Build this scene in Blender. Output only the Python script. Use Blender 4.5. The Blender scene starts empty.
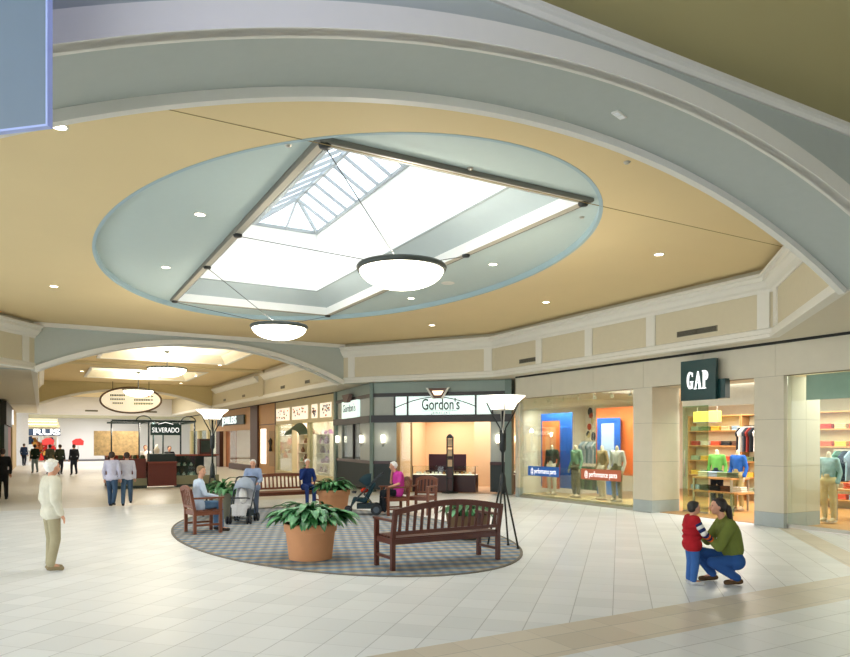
import bpy, math, random
from mathutils import Vector, Matrix
random.seed(7)
sc = bpy.context.scene
C = bpy.context.scene.collection
PI = math.pi
# ------------------------------------------------------------------ camera, world, exposure
HEAD = math.radians(29.2); HS, HC = math.sin(HEAD), math.cos(HEAD)
EYE = 2.0; FPX = 686.0
cd = bpy.data.cameras.new('camera'); cam = bpy.data.objects.new('camera', cd); C.objects.link(cam)
cam.location = (0, 0, EYE); cam.rotation_euler = (PI/2, 0, -HEAD)
cd.sensor_width = 36; cd.lens = FPX/850*36; cd.shift_y = (441-328.5)/850; cd.clip_end = 300
sc.camera = cam
w = bpy.data.worlds.new('world'); sc.world = w; w.use_nodes = True
bg = w.node_tree.nodes['Background']; bg.inputs[0].default_value = (.89, .95, 1, 1); bg.inputs[1].default_value = 2.7
sc.view_settings.view_transform = 'Standard'; sc.view_settings.look = 'None'
sc.view_settings.exposure = 0.46; sc.view_settings.gamma = 1

def light(name, kind, loc, energy, color=(1, 1, 1), size=.3, rot=(0, 0, 0), size_y=None, spot=2.2, blend=.8):
    l = bpy.data.lights.new(name, kind); l.energy = energy; l.color = color
    if kind == 'AREA':
        l.size = size
        if size_y: l.shape = 'RECTANGLE'; l.size_y = size_y
    else: l.shadow_soft_size = size
    if kind == 'SPOT': l.spot_size = spot; l.spot_blend = blend
    o = bpy.data.objects.new(name, l); o.location = loc; o.rotation_euler = rot; C.objects.link(o); return o

def at(px, py, z=0.0):           # floor (or height z) point seen at a pixel of the photo
    d = FPX*(EYE-z)/(py-441); t = (px-425)/FPX
    return Vector((d*(HS+t*HC), d*(HC-t*HS), z))
def on_x(px, X):
    t = (px-425)/FPX; return X*(HC-t*HS)/(HS+t*HC)
def on_y(px, Y):
    t = (px-425)/FPX; return Y*(HS+t*HC)/(HC-t*HS)

# lights of the mall
WARM = (1, .86, .66); NEUT = (1, .95, .87)
light('gap_shop_light', 'AREA', (18.4, 12, 3.56), 760, (1, .97, .92), 5.5, (0, 0, 0), 9)
light('jeweller_shop_light', 'AREA', (16.0, 25.0, 3.04), 150, (1, .92, .82), 3.0, (0, 0, PI/4), 4)
light('side_shop_light', 'AREA', (14.2, 35.5, 3.38), 300, (1, .9, .8), 3, (0, 0, 0), 7)
light('far_shop_light', 'AREA', (14.2, 47.0, 3.38), 260, (1, .86, .7), 3, (0, 0, 0), 11)
light('end_court_light', 'AREA', (3, 71, 4.2), 480, (.97, .97, 1), 10, (0, 0, 0), 5)
light('corridor_light', 'AREA', (5.1, 58, 5.7), 600, NEUT, 8, (0, 0, 0), 10)
light('blue_cast_fill', 'POINT', (1.3, 2.0, 5.6), 75, (.36, .40, 1), .15)  # unseen blue lamp, added for the blue cast on the arch trim

# ------------------------------------------------------------------ materials
def lin(h):
    h = h.lstrip('#'); v = [int(h[i:i+2], 16)/255 for i in (0, 2, 4)]
    return tuple((c/12.92 if c <= .04045 else ((c+.055)/1.055)**2.4) for c in v)+(1,)
MATS = {}
def mat(name, col, rough=.6, metal=0, var=.06, scale=8, spec=.5, bump=0):
    if name in MATS: return MATS[name]
    m = bpy.data.materials.new(name); m.use_nodes = True; nt = m.node_tree; b = nt.nodes['Principled BSDF']
    c = lin(col); n = nt.nodes.new('ShaderNodeTexNoise'); n.inputs['Scale'].default_value = scale
    tc = nt.nodes.new('ShaderNodeTexCoord'); nt.links.new(tc.outputs['Object'], n.inputs['Vector'])
    mx = nt.nodes.new('ShaderNodeMix'); mx.data_type = 'RGBA'
    mx.inputs[6].default_value = tuple(x*(1-var) for x in c[:3])+(1,); mx.inputs[7].default_value = tuple(min(1, x*(1+var)) for x in c[:3])+(1,)
    nt.links.new(n.outputs[0], mx.inputs[0]); nt.links.new(mx.outputs[2], b.inputs['Base Color'])
    b.inputs['Roughness'].default_value = rough; b.inputs['Metallic'].default_value = metal; b.inputs['Specular IOR Level'].default_value = spec
    if bump:
        bp = nt.nodes.new('ShaderNodeBump'); bp.inputs['Strength'].default_value = bump; bp.inputs['Distance'].default_value = .02
        nt.links.new(n.outputs[0], bp.inputs['Height']); nt.links.new(bp.outputs[0], b.inputs['Normal'])
    MATS[name] = m; return m
def emit(name, col, s, base='#ffffff'):
    if name in MATS: return MATS[name]
    m = mat(name, base, .5); b = m.node_tree.nodes['Principled BSDF']
    b.inputs['Emission Color'].default_value = lin(col); b.inputs['Emission Strength'].default_value = s; return m
def glass(name, tint='#e6f2ec', refl=.10):
    m = bpy.data.materials.new(name); m.use_nodes = True; nt = m.node_tree; nt.nodes.clear()
    o = nt.nodes.new('ShaderNodeOutputMaterial'); t = nt.nodes.new('ShaderNodeBsdfTransparent'); g = nt.nodes.new('ShaderNodeBsdfGlossy')
    t.inputs[0].default_value = lin(tint); g.inputs['Roughness'].default_value = .02
    f = nt.nodes.new('ShaderNodeFresnel'); f.inputs[0].default_value = 1.45
    ml = nt.nodes.new('ShaderNodeMath'); ml.operation = 'MULTIPLY_ADD'; ml.inputs[1].default_value = .5; ml.inputs[2].default_value = refl*.3; ml.use_clamp = True
    x = nt.nodes.new('ShaderNodeMixShader'); nt.links.new(f.outputs[0], ml.inputs[0]); nt.links.new(ml.outputs[0], x.inputs[0])
    nt.links.new(t.outputs[0], x.inputs[1]); nt.links.new(g.outputs[0], x.inputs[2]); nt.links.new(x.outputs[0], o.inputs[0])
    MATS[name] = m; return m
def node(nt, typ, **kw):
    n = nt.nodes.new(typ)
    for k, v in kw.items():
        if k.startswith('i_'):
            k = k[2:]; n.inputs[int(k) if k.isdigit() else k].default_value = v
        else: setattr(n, k, v)
    return n
def floor_material():
    m = bpy.data.materials.new('floor_tiles'); m.use_nodes = True; nt = m.node_tree; b = nt.nodes['Principled BSDF']; L = nt.links.new
    tc = node(nt, 'ShaderNodeTexCoord'); sp = node(nt, 'ShaderNodeSeparateXYZ'); L(tc.outputs['Object'], sp.inputs[0])
    def M(op, a, bb=None, c=None, clamp=False):
        n = node(nt, 'ShaderNodeMath', operation=op, use_clamp=clamp)
        for i, v in enumerate((a, bb, c)):
            if v is None: continue
            if isinstance(v, (int, float)): n.inputs[i].default_value = v
            else: L(v, n.inputs[i])
        return n.outputs[0]
    X, Y = sp.outputs[0], sp.outputs[1]; r = .70711
    u = M('MULTIPLY', M('ADD', X, Y), r); v = M('MULTIPLY', M('SUBTRACT', X, Y), r)
    def grid(a, bq, T, oa, ob, lw):
        fa = M('FRACT', M('DIVIDE', M('ADD', a, oa), T)); fb = M('FRACT', M('DIVIDE', M('ADD', bq, ob), T))
        la = M('LESS_THAN', fa, lw/T); lb = M('LESS_THAN', fb, lw/T)
        ca = M('FLOOR', M('DIVIDE', M('ADD', a, oa), T)); cb = M('FLOOR', M('DIVIDE', M('ADD', bq, ob), T))
        cv = node(nt, 'ShaderNodeCombineXYZ'); L(ca, cv.inputs[0]); L(cb, cv.inputs[1])
        wn = node(nt, 'ShaderNodeTexWhiteNoise'); L(cv.outputs[0], wn.inputs[0]); 
        return M('MAXIMUM', M('MULTIPLY', la, .45), lb), wn.outputs[0]
    l1, n1 = grid(u, v, .456, .15, .077, .011)
    l2, n2 = grid(X, Y, .456, .10, -.03, .011)
    straight = M('LESS_THAN', Y, 5.82)
    # beige cross band and beige diagonal band beyond the arch foot
    band = M('MULTIPLY', straight, M('GREATER_THAN', Y, 4.95))
    dist = M('MULTIPLY', M('SUBTRACT', M('SUBTRACT', X, Y), 4.62), r)
    dband = M('MULTIPLY', M('MULTIPLY', M('GREATER_THAN', dist, 0.25), M('LESS_THAN', dist, .72)), M('GREATER_THAN', Y, 5.82))
    corr_glow = M('GREATER_THAN', Y, 23.0)  # corridor's warm lighting and reflections are painted into the tile colour
    beige = M('MAXIMUM', band, dband)
    line = node(nt, 'ShaderNodeMix', data_type='FLOAT'); L(straight, line.inputs[0]); L(l1, line.inputs[2]); L(l2, line.inputs[3])
    nn = node(nt, 'ShaderNodeMix', data_type='FLOAT'); L(straight, nn.inputs[0]); L(n1, nn.inputs[2]); L(n2, nn.inputs[3])
    def mixc(f, A, B):
        x = node(nt, 'ShaderNodeMix', data_type='RGBA')
        if isinstance(f, (int, float)): x.inputs[0].default_value = f
        else: L(f, x.inputs[0])
        for i, q in ((6, A), (7, B)):
            if isinstance(q, str): x.inputs[i].default_value = lin(q)
            else: L(q, x.inputs[i])
        return x.outputs[2]
    white = mixc(nn.outputs[0], '#dfe4e8', '#ebeff3')
    bei = mixc(nn.outputs[0], '#ccc2b0', '#dbd2c2')
    ns = node(nt, 'ShaderNodeTexNoise', i_Scale=1.2, i_Detail=6.0); L(tc.outputs['Object'], ns.inputs['Vector'])
    base = mixc(beige, white, bei); base = mixc(M('MULTIPLY', corr_glow, .55), base, '#d8cdb8')
    base = mixc(M('MULTIPLY', ns.outputs[0], .18), base, '#bfbdb5')
    col = mixc(M('MULTIPLY', line.outputs[0], .55), base, '#7d8082')
    L(col, b.inputs['Base Color']); b.inputs['Roughness'].default_value = .34; b.inputs['Specular IOR Level'].default_value = .38
    return m
def carpet_material():
    m = bpy.data.materials.new('carpet'); m.use_nodes = True; nt = m.node_tree; b = nt.nodes['Principled BSDF']; L = nt.links.new
    tc = node(nt, 'ShaderNodeTexCoord'); mp = node(nt, 'ShaderNodeMapping'); mp.inputs['Rotation'].default_value = (0, 0, math.radians(20)); L(tc.outputs['Object'], mp.inputs[0])
    wv = node(nt, 'ShaderNodeTexWave', i_Scale=.95, i_Distortion=1.2, i_Detail=2.0); wv.inputs['Detail Scale'].default_value = 2.2; wv.bands_direction = 'Y'; L(mp.outputs[0], wv.inputs[0])
    ch = node(nt, 'ShaderNodeTexWave', i_Scale=1.7, i_Distortion=1.6); ch.bands_direction = 'X'; L(mp.outputs[0], ch.inputs[0])
    r1 = node(nt, 'ShaderNodeValToRGB'); e = r1.color_ramp.elements; e[0].position = .25; e[0].color = lin('#7a92ab'); e[1].position = .72; e[1].color = lin('#b5a996')
    x = e.new(.5); x.color = lin('#99a0a3'); L(wv.outputs[0], r1.inputs[0])
    r2 = node(nt, 'ShaderNodeMix', data_type='RGBA'); r2.blend_type = 'MULTIPLY'; r2.inputs[7].default_value = lin('#d9dbde')
    L(ch.outputs[0], r2.inputs[0]); L(r1.outputs[0], r2.inputs[6]); L(r2.outputs[2], b.inputs['Base Color'])
    b.inputs['Roughness'].default_value = .95; b.inputs['Specular IOR Level'].default_value = .1
    return m
M_white = mat('white_paint', '#dedcd2', .5, var=.02)
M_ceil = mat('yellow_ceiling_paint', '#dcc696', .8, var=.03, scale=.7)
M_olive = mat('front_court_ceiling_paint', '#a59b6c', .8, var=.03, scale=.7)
M_disc = mat('pale_blue_ceiling_paint', '#b7c6c2', .8, var=.02)
M_rim = mat('blue_rim_paint', '#9fb6bd', .8, var=.02)
M_fascia = mat('tan_fascia_paint', '#cdc4a9', .75, var=.03)
M_arch = mat('grey_green_arch_paint', '#b2b9b2', .75, var=.03)
M_soffit = mat('cream_soffit_paint', '#d3ccb8', .8, var=.03)
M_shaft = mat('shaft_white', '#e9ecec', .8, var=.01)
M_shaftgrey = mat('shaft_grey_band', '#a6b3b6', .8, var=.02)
M_stone = mat('limestone', '#cdc6b2', .55, var=.06, scale=3)
M_stone2 = mat('grey_base_stone', '#a7b0b0', .5, var=.08, scale=5)
M_dark = mat('black_reveal', '#22231f', .7)
M_metal = mat('brushed_nickel', '#b7b3a8', .35, .8)
M_wire = mat('black_cable', '#3a3a3a', .5)
M_iron = mat('dark_iron', '#2b2e2d', .45, .4)
M_wood = mat('stained_hardwood', '#52261a', .42, var=.22, scale=14)
M_wood2 = mat('reddish_hardwood', '#77432c', .42, var=.2, scale=14)
M_mahog = mat('mahogany', '#3b1714', .35, var=.2)
M_maple = mat('maple_veneer', '#c08d55', .5, var=.12)
M_terra = mat('terracotta', '#c98f63', .8, var=.08, scale=5)
M_leaf = mat('glossy_leaf', '#2f6a37', .35, var=.55, scale=9)
M_leaf2 = mat('pale_striped_leaf', '#5c9a68', .35, var=.6, scale=14)
M_soil = mat('soil', '#3a2a1e', .95)
M_lit = emit('lit_bowl_glass', '#fff4dc', 5.5)
M_down = emit('downlight_lens', '#fff3dc', 9)
M_glass = glass('shop_glass', '#f0f6ee', .04)
M_clear = glass('clear_glass', '#f4faf6', .1)
M_sky = glass('skylight_glass', '#f4faff', .05)
M_gordon = mat('grey_green_frame', '#6f8178', .5, var=.05)
M_skin = mat('skin', '#d09a7c', .55, var=.05)

# ------------------------------------------------------------------ mesh builder
class MB:
    def __init__(s): s.v = []; s.f = []; s.m = []; s.k = 0; s.T = None
    def add(s, vs, fs):
        n = len(s.v)
        for p in vs:
            p = Vector(p); s.v.append(tuple(s.T @ p) if s.T else tuple(p))
        for f in fs: s.f.append([n+i for i in f]); s.m.append(s.k)
        return s
    def box(s, x0, x1, y0, y1, z0, z1):
        return s.add([(x0,y0,z0),(x1,y0,z0),(x1,y1,z0),(x0,y1,z0),(x0,y0,z1),(x1,y0,z1),(x1,y1,z1),(x0,y1,z1)],
                     [(0,3,2,1),(4,5,6,7),(0,1,5,4),(1,2,6,5),(2,3,7,6),(3,0,4,7)])
    def bar(s, a, b, w, h, up=(0,0,1)):
        a, b = Vector(a), Vector(b); d = (b-a).normalized(); x = d.cross(Vector(up))
        if x.length < 1e-4: x = Vector((1,0,0))
        x.normalize(); y = x.cross(d).normalized(); vs = []
        for p in (a, b):
            for i, j in ((-1,-1),(1,-1),(1,1),(-1,1)): vs.append(p+x*i*w/2+y*j*h/2)
        return s.add(vs, [(3,2,1,0),(4,5,6,7),(0,1,5,4),(1,2,6,5),(2,3,7,6),(3,0,4,7)])
    def tube(s, pts, r, n=10, cap=True):
        pts = [Vector(p) for p in pts]; R = r if isinstance(r, (list, tuple)) else [r]*len(pts); vs = []; fs = []
        ref = None
        for i, p in enumerate(pts):
            d = (pts[min(i+1, len(pts)-1)]-pts[max(i-1, 0)]).normalized()
            if ref is None: ref = Vector((0,0,1)) if abs(d.z) < .9 else Vector((1,0,0))
            x = d.cross(ref).normalized(); y = x.cross(d).normalized(); ref = y
            for k in range(n):
                a = 2*PI*k/n; vs.append(p+x*math.cos(a)*R[i]+y*math.sin(a)*R[i])
        for i in range(len(pts)-1):
            for k in range(n):
                a = i*n+k; b = i*n+(k+1)%n; fs.append((a, b, b+n, a+n))
        if cap: fs.append(tuple(range(n-1, -1, -1))); fs.append(tuple((len(pts)-1)*n+k for k in range(n)))
        return s.add(vs, fs)
    def lathe(s, prof, c=(0,0,0), n=32, cap0=False, cap1=False):
        vs = []; fs = []
        for r, z in prof:
            for k in range(n):
                a = 2*PI*k/n; vs.append((c[0]+r*math.cos(a), c[1]+r*math.sin(a), c[2]+z))
        for i in range(len(prof)-1):
            for k in range(n):
                a = i*n+k; b = i*n+(k+1)%n; fs.append((a, b, b+n, a+n))
        if cap0: fs.append(tuple(range(n-1, -1, -1)))
        if cap1: fs.append(tuple((len(prof)-1)*n+k for k in range(n)))
        return s.add(vs, fs)
    def ell(s, c, r, n=16, m=10, R=None):
        vs = []; fs = []; c = Vector(c)
        for i in range(m+1):
            ph = PI*i/m
            for k in range(n):
                a = 2*PI*k/n; p = Vector((r[0]*math.sin(ph)*math.cos(a), r[1]*math.sin(ph)*math.sin(a), r[2]*math.cos(ph)))
                if R: p = R @ p
                vs.append(c+p)
        for i in range(m):
            for k in range(n):
                a = i*n+k; b = i*n+(k+1)%n; fs.append((a, a+n, b+n, b))
        return s.add(vs, fs)
    def cap(s, a, b, ra, rb, n=12):      # round-ended tapered limb
        a, b = Vector(a), Vector(b)
        s.tube([a, b], [ra, rb], n); s.ell(a, (ra,)*3, n, 8); s.ell(b, (rb,)*3, n, 8); return s
    def prism(s, poly, z0, z1):
        n = len(poly)
        return s.add([(x,y,z0) for x,y in poly]+[(x,y,z1) for x,y in poly],
                     [tuple(range(n-1,-1,-1)), tuple(range(n,2*n))]+[(i,(i+1)%n,n+(i+1)%n,n+i) for i in range(n)])
    def xz(s, poly, y0, y1):             # outline drawn in x,z with thickness along y
        n = len(poly)
        return s.add([(x,y0,z) for x,z in poly]+[(x,y1,z) for x,z in poly],
                     [tuple(range(n)), tuple(range(2*n-1,n-1,-1))]+[(i,n+i,n+(i+1)%n,(i+1)%n) for i in range(n)])
    def sweep(s, path, prof, closed=False, side=1):   # prof: closed outline (offset to the left of the path, z)
        n = len(path); P = [Vector((p[0], p[1])) for p in path]; np_ = len(prof); vs = []; fs = []
        for i in range(n):
            a = P[i-1] if (i or closed) else None; b = P[(i+1) % n] if (i < n-1 or closed) else None
            nv = []
            if a is not None: d = (P[i]-a).normalized(); nv.append(Vector((-d.y, d.x)))
            if b is not None: d = (b-P[i]).normalized(); nv.append(Vector((-d.y, d.x)))
            if len(nv) == 2:
                m = (nv[0]+nv[1]).normalized(); m = m/max(.2, m.dot(nv[0]))
            else: m = nv[0]
            for o, z in prof: q = P[i]+m*o*side; vs.append((q.x, q.y, z))
        for i in range(n if closed else n-1):
            j = (i+1) % n
            for k in range(np_):
                l = (k+1) % np_; fs.append((i*np_+k, j*np_+k, j*np_+l, i*np_+l))
        if not closed: fs.append(tuple(range(np_-1,-1,-1))); fs.append(tuple((n-1)*np_+k for k in range(np_)))
        return s.add(vs, fs)
    def build(s, name, mats, parent=None, loc=(0,0,0), smooth=False, bevel=0, rot=None):
        me = bpy.data.meshes.new(name); me.from_pydata(s.v, [], s.f)
        for m in (mats if isinstance(mats, (list, tuple)) else [mats]): me.materials.append(m)
        for p, k in zip(me.polygons, s.m): p.material_index = k; p.use_smooth = smooth
        me.update(); o = bpy.data.objects.new(name, me); C.objects.link(o); o.parent = parent; o.location = loc
        if rot: o.rotation_euler = rot
        if bevel:
            bv = o.modifiers.new('bevel', 'BEVEL'); bv.width = bevel; bv.segments = 2; bv.limit_method = 'ANGLE'
        return o
def B(*a): return MB().box(*a)
def thing(name, label, cat, loc=(0,0,0), rotz=0, group=None):
    o = bpy.data.objects.new(name, None); C.objects.link(o); o.location = loc; o.rotation_euler = (0, 0, rotz)
    return tag(o, label, cat, group)
def tag(o, label, cat, group=None):
    o['label'] = label; o['category'] = cat
    if group: o['group'] = group
    return o
def struct(name, mb, m, **k):
    o = mb.build(name, m, **k); o['kind'] = 'structure'; return o
def dup(src, loc, rz, label, group=None):
    r = src.copy(); C.objects.link(r); r.location = loc; r.rotation_euler = (0, 0, rz); r['label'] = label
    if group: r['group'] = group
    def rec(a, b):
        for ch in a.children:
            c = ch.copy(); C.objects.link(c); c.parent = b; rec(ch, c)
    rec(src, r); return r
def text(s, name, m, parent, loc, size, rot=(PI/2,0,0), sx=1, ext=.01, align='CENTER', bold=0):
    cu = bpy.data.curves.new(name, 'FONT'); cu.body = s; cu.size = size; cu.extrude = ext; cu.align_x = align; cu.align_y = 'CENTER'; cu.offset = bold
    cu.materials.append(m); tmp = bpy.data.objects.new('tmp_text', cu); me = bpy.data.meshes.new_from_object(tmp); bpy.data.objects.remove(tmp)
    o = bpy.data.objects.new(name, me); C.objects.link(o); o.parent = parent; o.location = loc; o.rotation_euler = rot; o.scale = (sx, 1, 1)
    return o

# ------------------------------------------------------------------ the setting: floor
struct('floor', MB().box(-30, 26, -8, 100, -.2, 0), floor_material())
eN = 96; ex, ey, ea, eb = 5.58, 14.44, 3.15, 5.70
el = [(ex+ea*math.cos(2*PI*i/eN), ey+eb*math.sin(2*PI*i/eN)) for i in range(eN)]
cp = thing('oval_carpet', 'large oval blue and tan patterned carpet inlaid in the white tile floor', 'carpet', (ex, ey, 0))
MB().prism([(x-ex, y-ey) for x, y in el], 0, .012).build('carpet_field', carpet_material(), cp)
MB().sweep([(x-ex, y-ey) for x, y in el], [(0,0),(0,.016),(-.05,.016),(-.05,0)], closed=True).build('edge_strip', mat('carpet_edge', '#6d685f', .7), cp)

# ------------------------------------------------------------------ ceiling of the court
CZ, FZ = 5.8, 4.3            # high ceiling, low soffit
def ring(mb, cx, cy, a, b, rect, z, flip=False, n=256):
    x0, x1, y0, y1 = rect; ang = [2*PI*i/n for i in range(n)]
    for X in (x0, x1):
        for Y in (y0, y1): ang.append(math.atan2(Y-cy, X-cx) % (2*PI))
    ang.sort(); vs = []; fs = []
    for t in ang:
        c, s_ = math.cos(t), math.sin(t)
        re = 1/math.sqrt((c/a)**2+(s_/b)**2)
        k = []
        if c > 1e-9: k.append((x1-cx)/c)
        if c < -1e-9: k.append((x0-cx)/c)
        if s_ > 1e-9: k.append((y1-cy)/s_)
        if s_ < -1e-9: k.append((y0-cy)/s_)
        rr = min(k); vs += [(cx+re*c, cy+re*s_, z), (cx+rr*c, cy+rr*s_, z)]
    n = len(ang)
    for i in range(n):
        j = (i+1) % n; fs.append((2*i, 2*i+1, 2*j+1, 2*j))
    mb.add(vs, fs)
CX, CY, CA, CB = 5.4, 14.2, 4.5, 7.05
mb = MB(); ring(mb, CX, CY, CA, CB, (-5, 15.4, 5.9, 25.4), CZ); struct('ceiling', mb, M_ceil)
mb = MB()
q = [(CX+CA*math.cos(2*PI*i/128), CY+CB*math.sin(2*PI*i/128)) for i in range(128)]
mb.sweep(q, [(0,CZ-.004),(0,CZ+.13),(-.06,CZ+.13),(-.06,CZ-.004)], closed=True); struct('trim_1', mb, M_rim, smooth=False)
OX0, OX1, OY0, OY1 = 3.12, 7.76, 8.35, 19.95
mb = MB(); ring(mb, CX, CY, CA+.01, CB+.01, (OX0+.06, OX1-.06, OY0+.06, OY1-.06), CZ+.12); struct('ceiling_oval', mb, M_disc)
# frame round the skylight opening
rc = [(OX0, OY0), (OX1, OY0), (OX1, OY1), (OX0, OY1)]
ix = .15
# shaft
SX0, SX1, SY0, SY1, SZ0, SZ1 = 3.6, 6.98, 9.1, 18.9, 6.35, 8.02
def loft(mb, ra, za, rb, zb):
    A = [(ra[0],ra[2],za),(ra[1],ra[2],za),(ra[1],ra[3],za),(ra[0],ra[3],za)]; Bq = [(rb[0],rb[2],zb),(rb[1],rb[2],zb),(rb[1],rb[3],zb),(rb[0],rb[3],zb)]
    mb.add(A+Bq, [(i, (i+1)%4, 4+(i+1)%4, 4+i) for i in range(4)])
o1 = (OX0+ix, OX1-ix, OY0+ix, OY1-ix)
mb = MB(); loft(mb, o1, CZ+.06, o1, CZ+.28); struct('trim_2', mb, M_shaft)
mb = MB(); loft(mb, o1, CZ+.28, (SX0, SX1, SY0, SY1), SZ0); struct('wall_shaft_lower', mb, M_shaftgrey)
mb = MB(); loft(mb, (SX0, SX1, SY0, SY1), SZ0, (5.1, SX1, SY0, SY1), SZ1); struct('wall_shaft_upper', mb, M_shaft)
mb = MB().sweep([(SX0,SY0),(SX1,SY0),(SX1,SY1),(SX0,SY1)], [(0,SZ0-.03),(.03,SZ0-.03),(.03,SZ0),(0,SZ0)], closed=True); struct('trim_3', mb, mat('line_grey', '#8f9896', .7))
# glazed hip roof over the shaft
sk = thing('skylight', 'glazed hip roof skylight with white rafters above the court', 'skylight', (5.1, SY0, SZ1))
rcl = [(x-5.1, y-SY0) for x, y in rc]; zf = CZ-SZ1
MB().sweep(rcl, [(0,zf+.06),(.13,zf+.06),(.13,zf+.3),(.11,zf+.3),(.11,zf+.13),(0,zf+.13)], closed=True).build('opening_frame', mat('frame_paint', '#b3ac9b', .5), sk)
MB().sweep(rcl, [(-.02,zf+.07),(0,zf+.05),(.012,zf+.05),(.012,zf+.13),(-.02,zf+.13)], closed=True).build('edge_bead', mat('bead', '#77756a', .5), sk)
W_, L_ = SX1-5.1, SY1-SY0; RZ = .55; r0, r1 = (W_/2, 1.0), (W_/2, L_-1.0)
MB().add([(0,0,0),(W_,0,0),(W_,L_,0),(0,L_,0),(r0[0],r0[1],RZ),(r1[0],r1[1],RZ)], [(0,1,4),(1,2,5,4),(2,3,5),(3,0,4,5)]).build('glazing', M_sky, sk)
mr = mat('rafter_white', '#99a1a5', .5)
ridge = MB().bar((*r0, RZ), (*r1, RZ), .07, .1).build('ridge_beam', mr, sk)
for a, b in (((0,0,0),(*r0,RZ)),((W_,0,0),(*r0,RZ)),((0,L_,0),(*r1,RZ)),((W_,L_,0),(*r1,RZ))): MB().bar(a, b, .06, .09).build('hip_rafter', mr, sk)
mb = MB()
for sx in (0, W_):
    for i in range(13):
        y = 1.0+(L_-2.0)*i/12; MB().bar((sx, y, -.02), (W_/2, y, RZ-.02), .035, .07).build('rafter', mr, sk)
for y, rr in ((0, r0), (L_, r1)): MB().bar((W_/2, y, -.02), (*rr, RZ-.02), .035, .07).build('rafter', mr, sk)
MB().sweep([(0,0),(W_,0),(W_,L_),(0,L_)], [(-.04,-.04),(.06,-.04),(.06,.04),(-.04,.04)], closed=True).build('curb', mr, sk)
# collars where cables leave the frame
def collar(x, y, lab):
    o = MB().lathe([(.0,-.03),(.07,-.03),(.085,0),(.085,.02)], n=20).build('cable_collar', M_iron, loc=(x, y, CZ+.04), smooth=True); tag(o, lab, 'collar', 'cable collars on the skylight frame')
cc = [(OX0+.1, OY0+.08, 'black cable collar at the nearest corner of the skylight frame'), (OX1-.1, OY0+.1, 'black cable collar at the right corner of the skylight frame'),
      (OX0+.08, OY1-.08, 'small black cable collar at the far left corner of the skylight frame'), (OX1-.08, OY1-.08, 'small black cable collar at the far right corner of the skylight frame'),
      (OX0+.08, 12.9, 'black cable collar on the left rail, nearer of the middle two'), (OX0+.08, 15.6, 'black cable collar on the left rail, farther of the middle two'),
      (OX1-.08, 12.0, 'black cable collar on the right rail beside the larger bowl')]
for x, y, l in cc: collar(x, y, l)

# fascia ring, crown and soffit round the court
RP = [(10.6, 6.0), (14.0, 9.4), (14.0, 20.0), (10.4, 25.2)]; LP = [(-.2, 25.2), (-3.8, 20.0), (-3.8, 9.4), (-.4, 6.0)]
lower = [(-.12,FZ-.025),(.08,FZ-.025),(.08,FZ+.05),(.04,FZ+.07),(.04,FZ+.17),(0,FZ+.2),(-.12,FZ+.2)]
panel = [(-.1,FZ+.15),(0,FZ+.15),(0,CZ-.3),(-.1,CZ-.3)]
crown = [(-.1,5.28),(.03,5.28),(.05,5.34),(.12,5.38),(.2,5.48),(.24,5.5),(.24,5.58),(.30,5.6),(.30,5.66),(-.1,5.66)]
cove = [(-.1,5.6),(.05,5.6),(.05,CZ),(-.1,CZ)]
for nm, path in (('right', RP), ('left', LP)):
    struct('wall_fascia_'+nm, MB().sweep(path, panel), M_fascia)
    struct('trim_lower_'+nm, MB().sweep(path, lower), M_white)
    struct('trim_crown_'+nm, MB().sweep(path, crown), M_white)
    struct('wall_cove_'+nm, MB().sweep(path, cove), mat('cove_shade_paint', '#b9b298', .8))  # shading of the cove above the crown put into a darker tone
def pil(p, d, w, z0=FZ+.19, z1=5.3):
    p = Vector((p[0], p[1])); d = Vector(d).normalized(); n = Vector((-d.y, d.x)); m_ = MB()
    a = p-d*w/2; b = p+d*w/2; m_.prism([tuple(a-n*.02), tuple(b-n*.02), tuple(b+n*.035), tuple(a+n*.035)], z0, z1); return m_
k = 4
for x, y, d in ((14.0, 9.62, (0,1)), (14.0, 12.85, (0,1)), (14.0, 15.2, (0, 1)), (14.0, 17.5, (0,1)), (13.86, 20.2, (-3.6,5.2)), (10.62, 24.9, (-3.6,5.2)), (13.8, 9.2, (1,1)), (-3.6, 20.3, (-3.6,-5.2)), (-.45, 24.85, (-3.6,-5.2))):
    struct('trim_%d' % k, pil((x, y), d, .3), M_white); k += 1
def vent(loc, rz, wd, lab, n=9):
    t = thing('ceiling_vent', lab, 'vent', loc, rz, 'air grilles on the fascias')
    MB().box(-wd/2, wd/2, -.02, 0, -.07, .07).build('grille_plate', mat('vent_grey', '#8b8672', .6), t)
    m_ = MB()
    for i in range(n):
        z = -.055+.11*i/(n-1); m_.box(-wd/2+.02, wd/2-.02, -.03, -.02, z-.004, z+.004)
    m_.build('louvre', mat('vent_dark', '#4d4a3d', .6), t)
yv = on_x(686, 13.95); vent((14.0, yv, 4.68), -PI/2, .62, 'tan louvred grille on the court fascia, left of the pair above the square sign')
yv = on_x(705, 13.95); vent((14.0, yv, 4.68), -PI/2, .62, 'tan louvred grille on the court fascia, right of the pair above the square sign')
yv = on_x(523, 13.95); vent((14.0, yv, 4.66), -PI/2, .5, 'tan louvred grille on the court fascia, left of the pair nearer the jeweller')
yv = on_x(532, 13.95); vent((14.0, yv, 4.66), -PI/2, .5, 'tan louvred grille on the court fascia, right of the pair nearer the jeweller')
# soffits
struct('ceiling_soffit_right', MB().prism([(10.6,-3),(10.6,6),(14.0,9.4),(14.0,20),(10.4,25.2),(10.4,66),(24,66),(24,-3)], FZ, FZ+.12), M_soffit)
struct('ceiling_soffit_left', MB().prism([(-.4,6),(-3.8,9.4),(-3.8,20),(-.2,25.2),(-.2,66),(-8,66),(-8,6)][::-1], FZ, FZ+.12), M_soffit)
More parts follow.
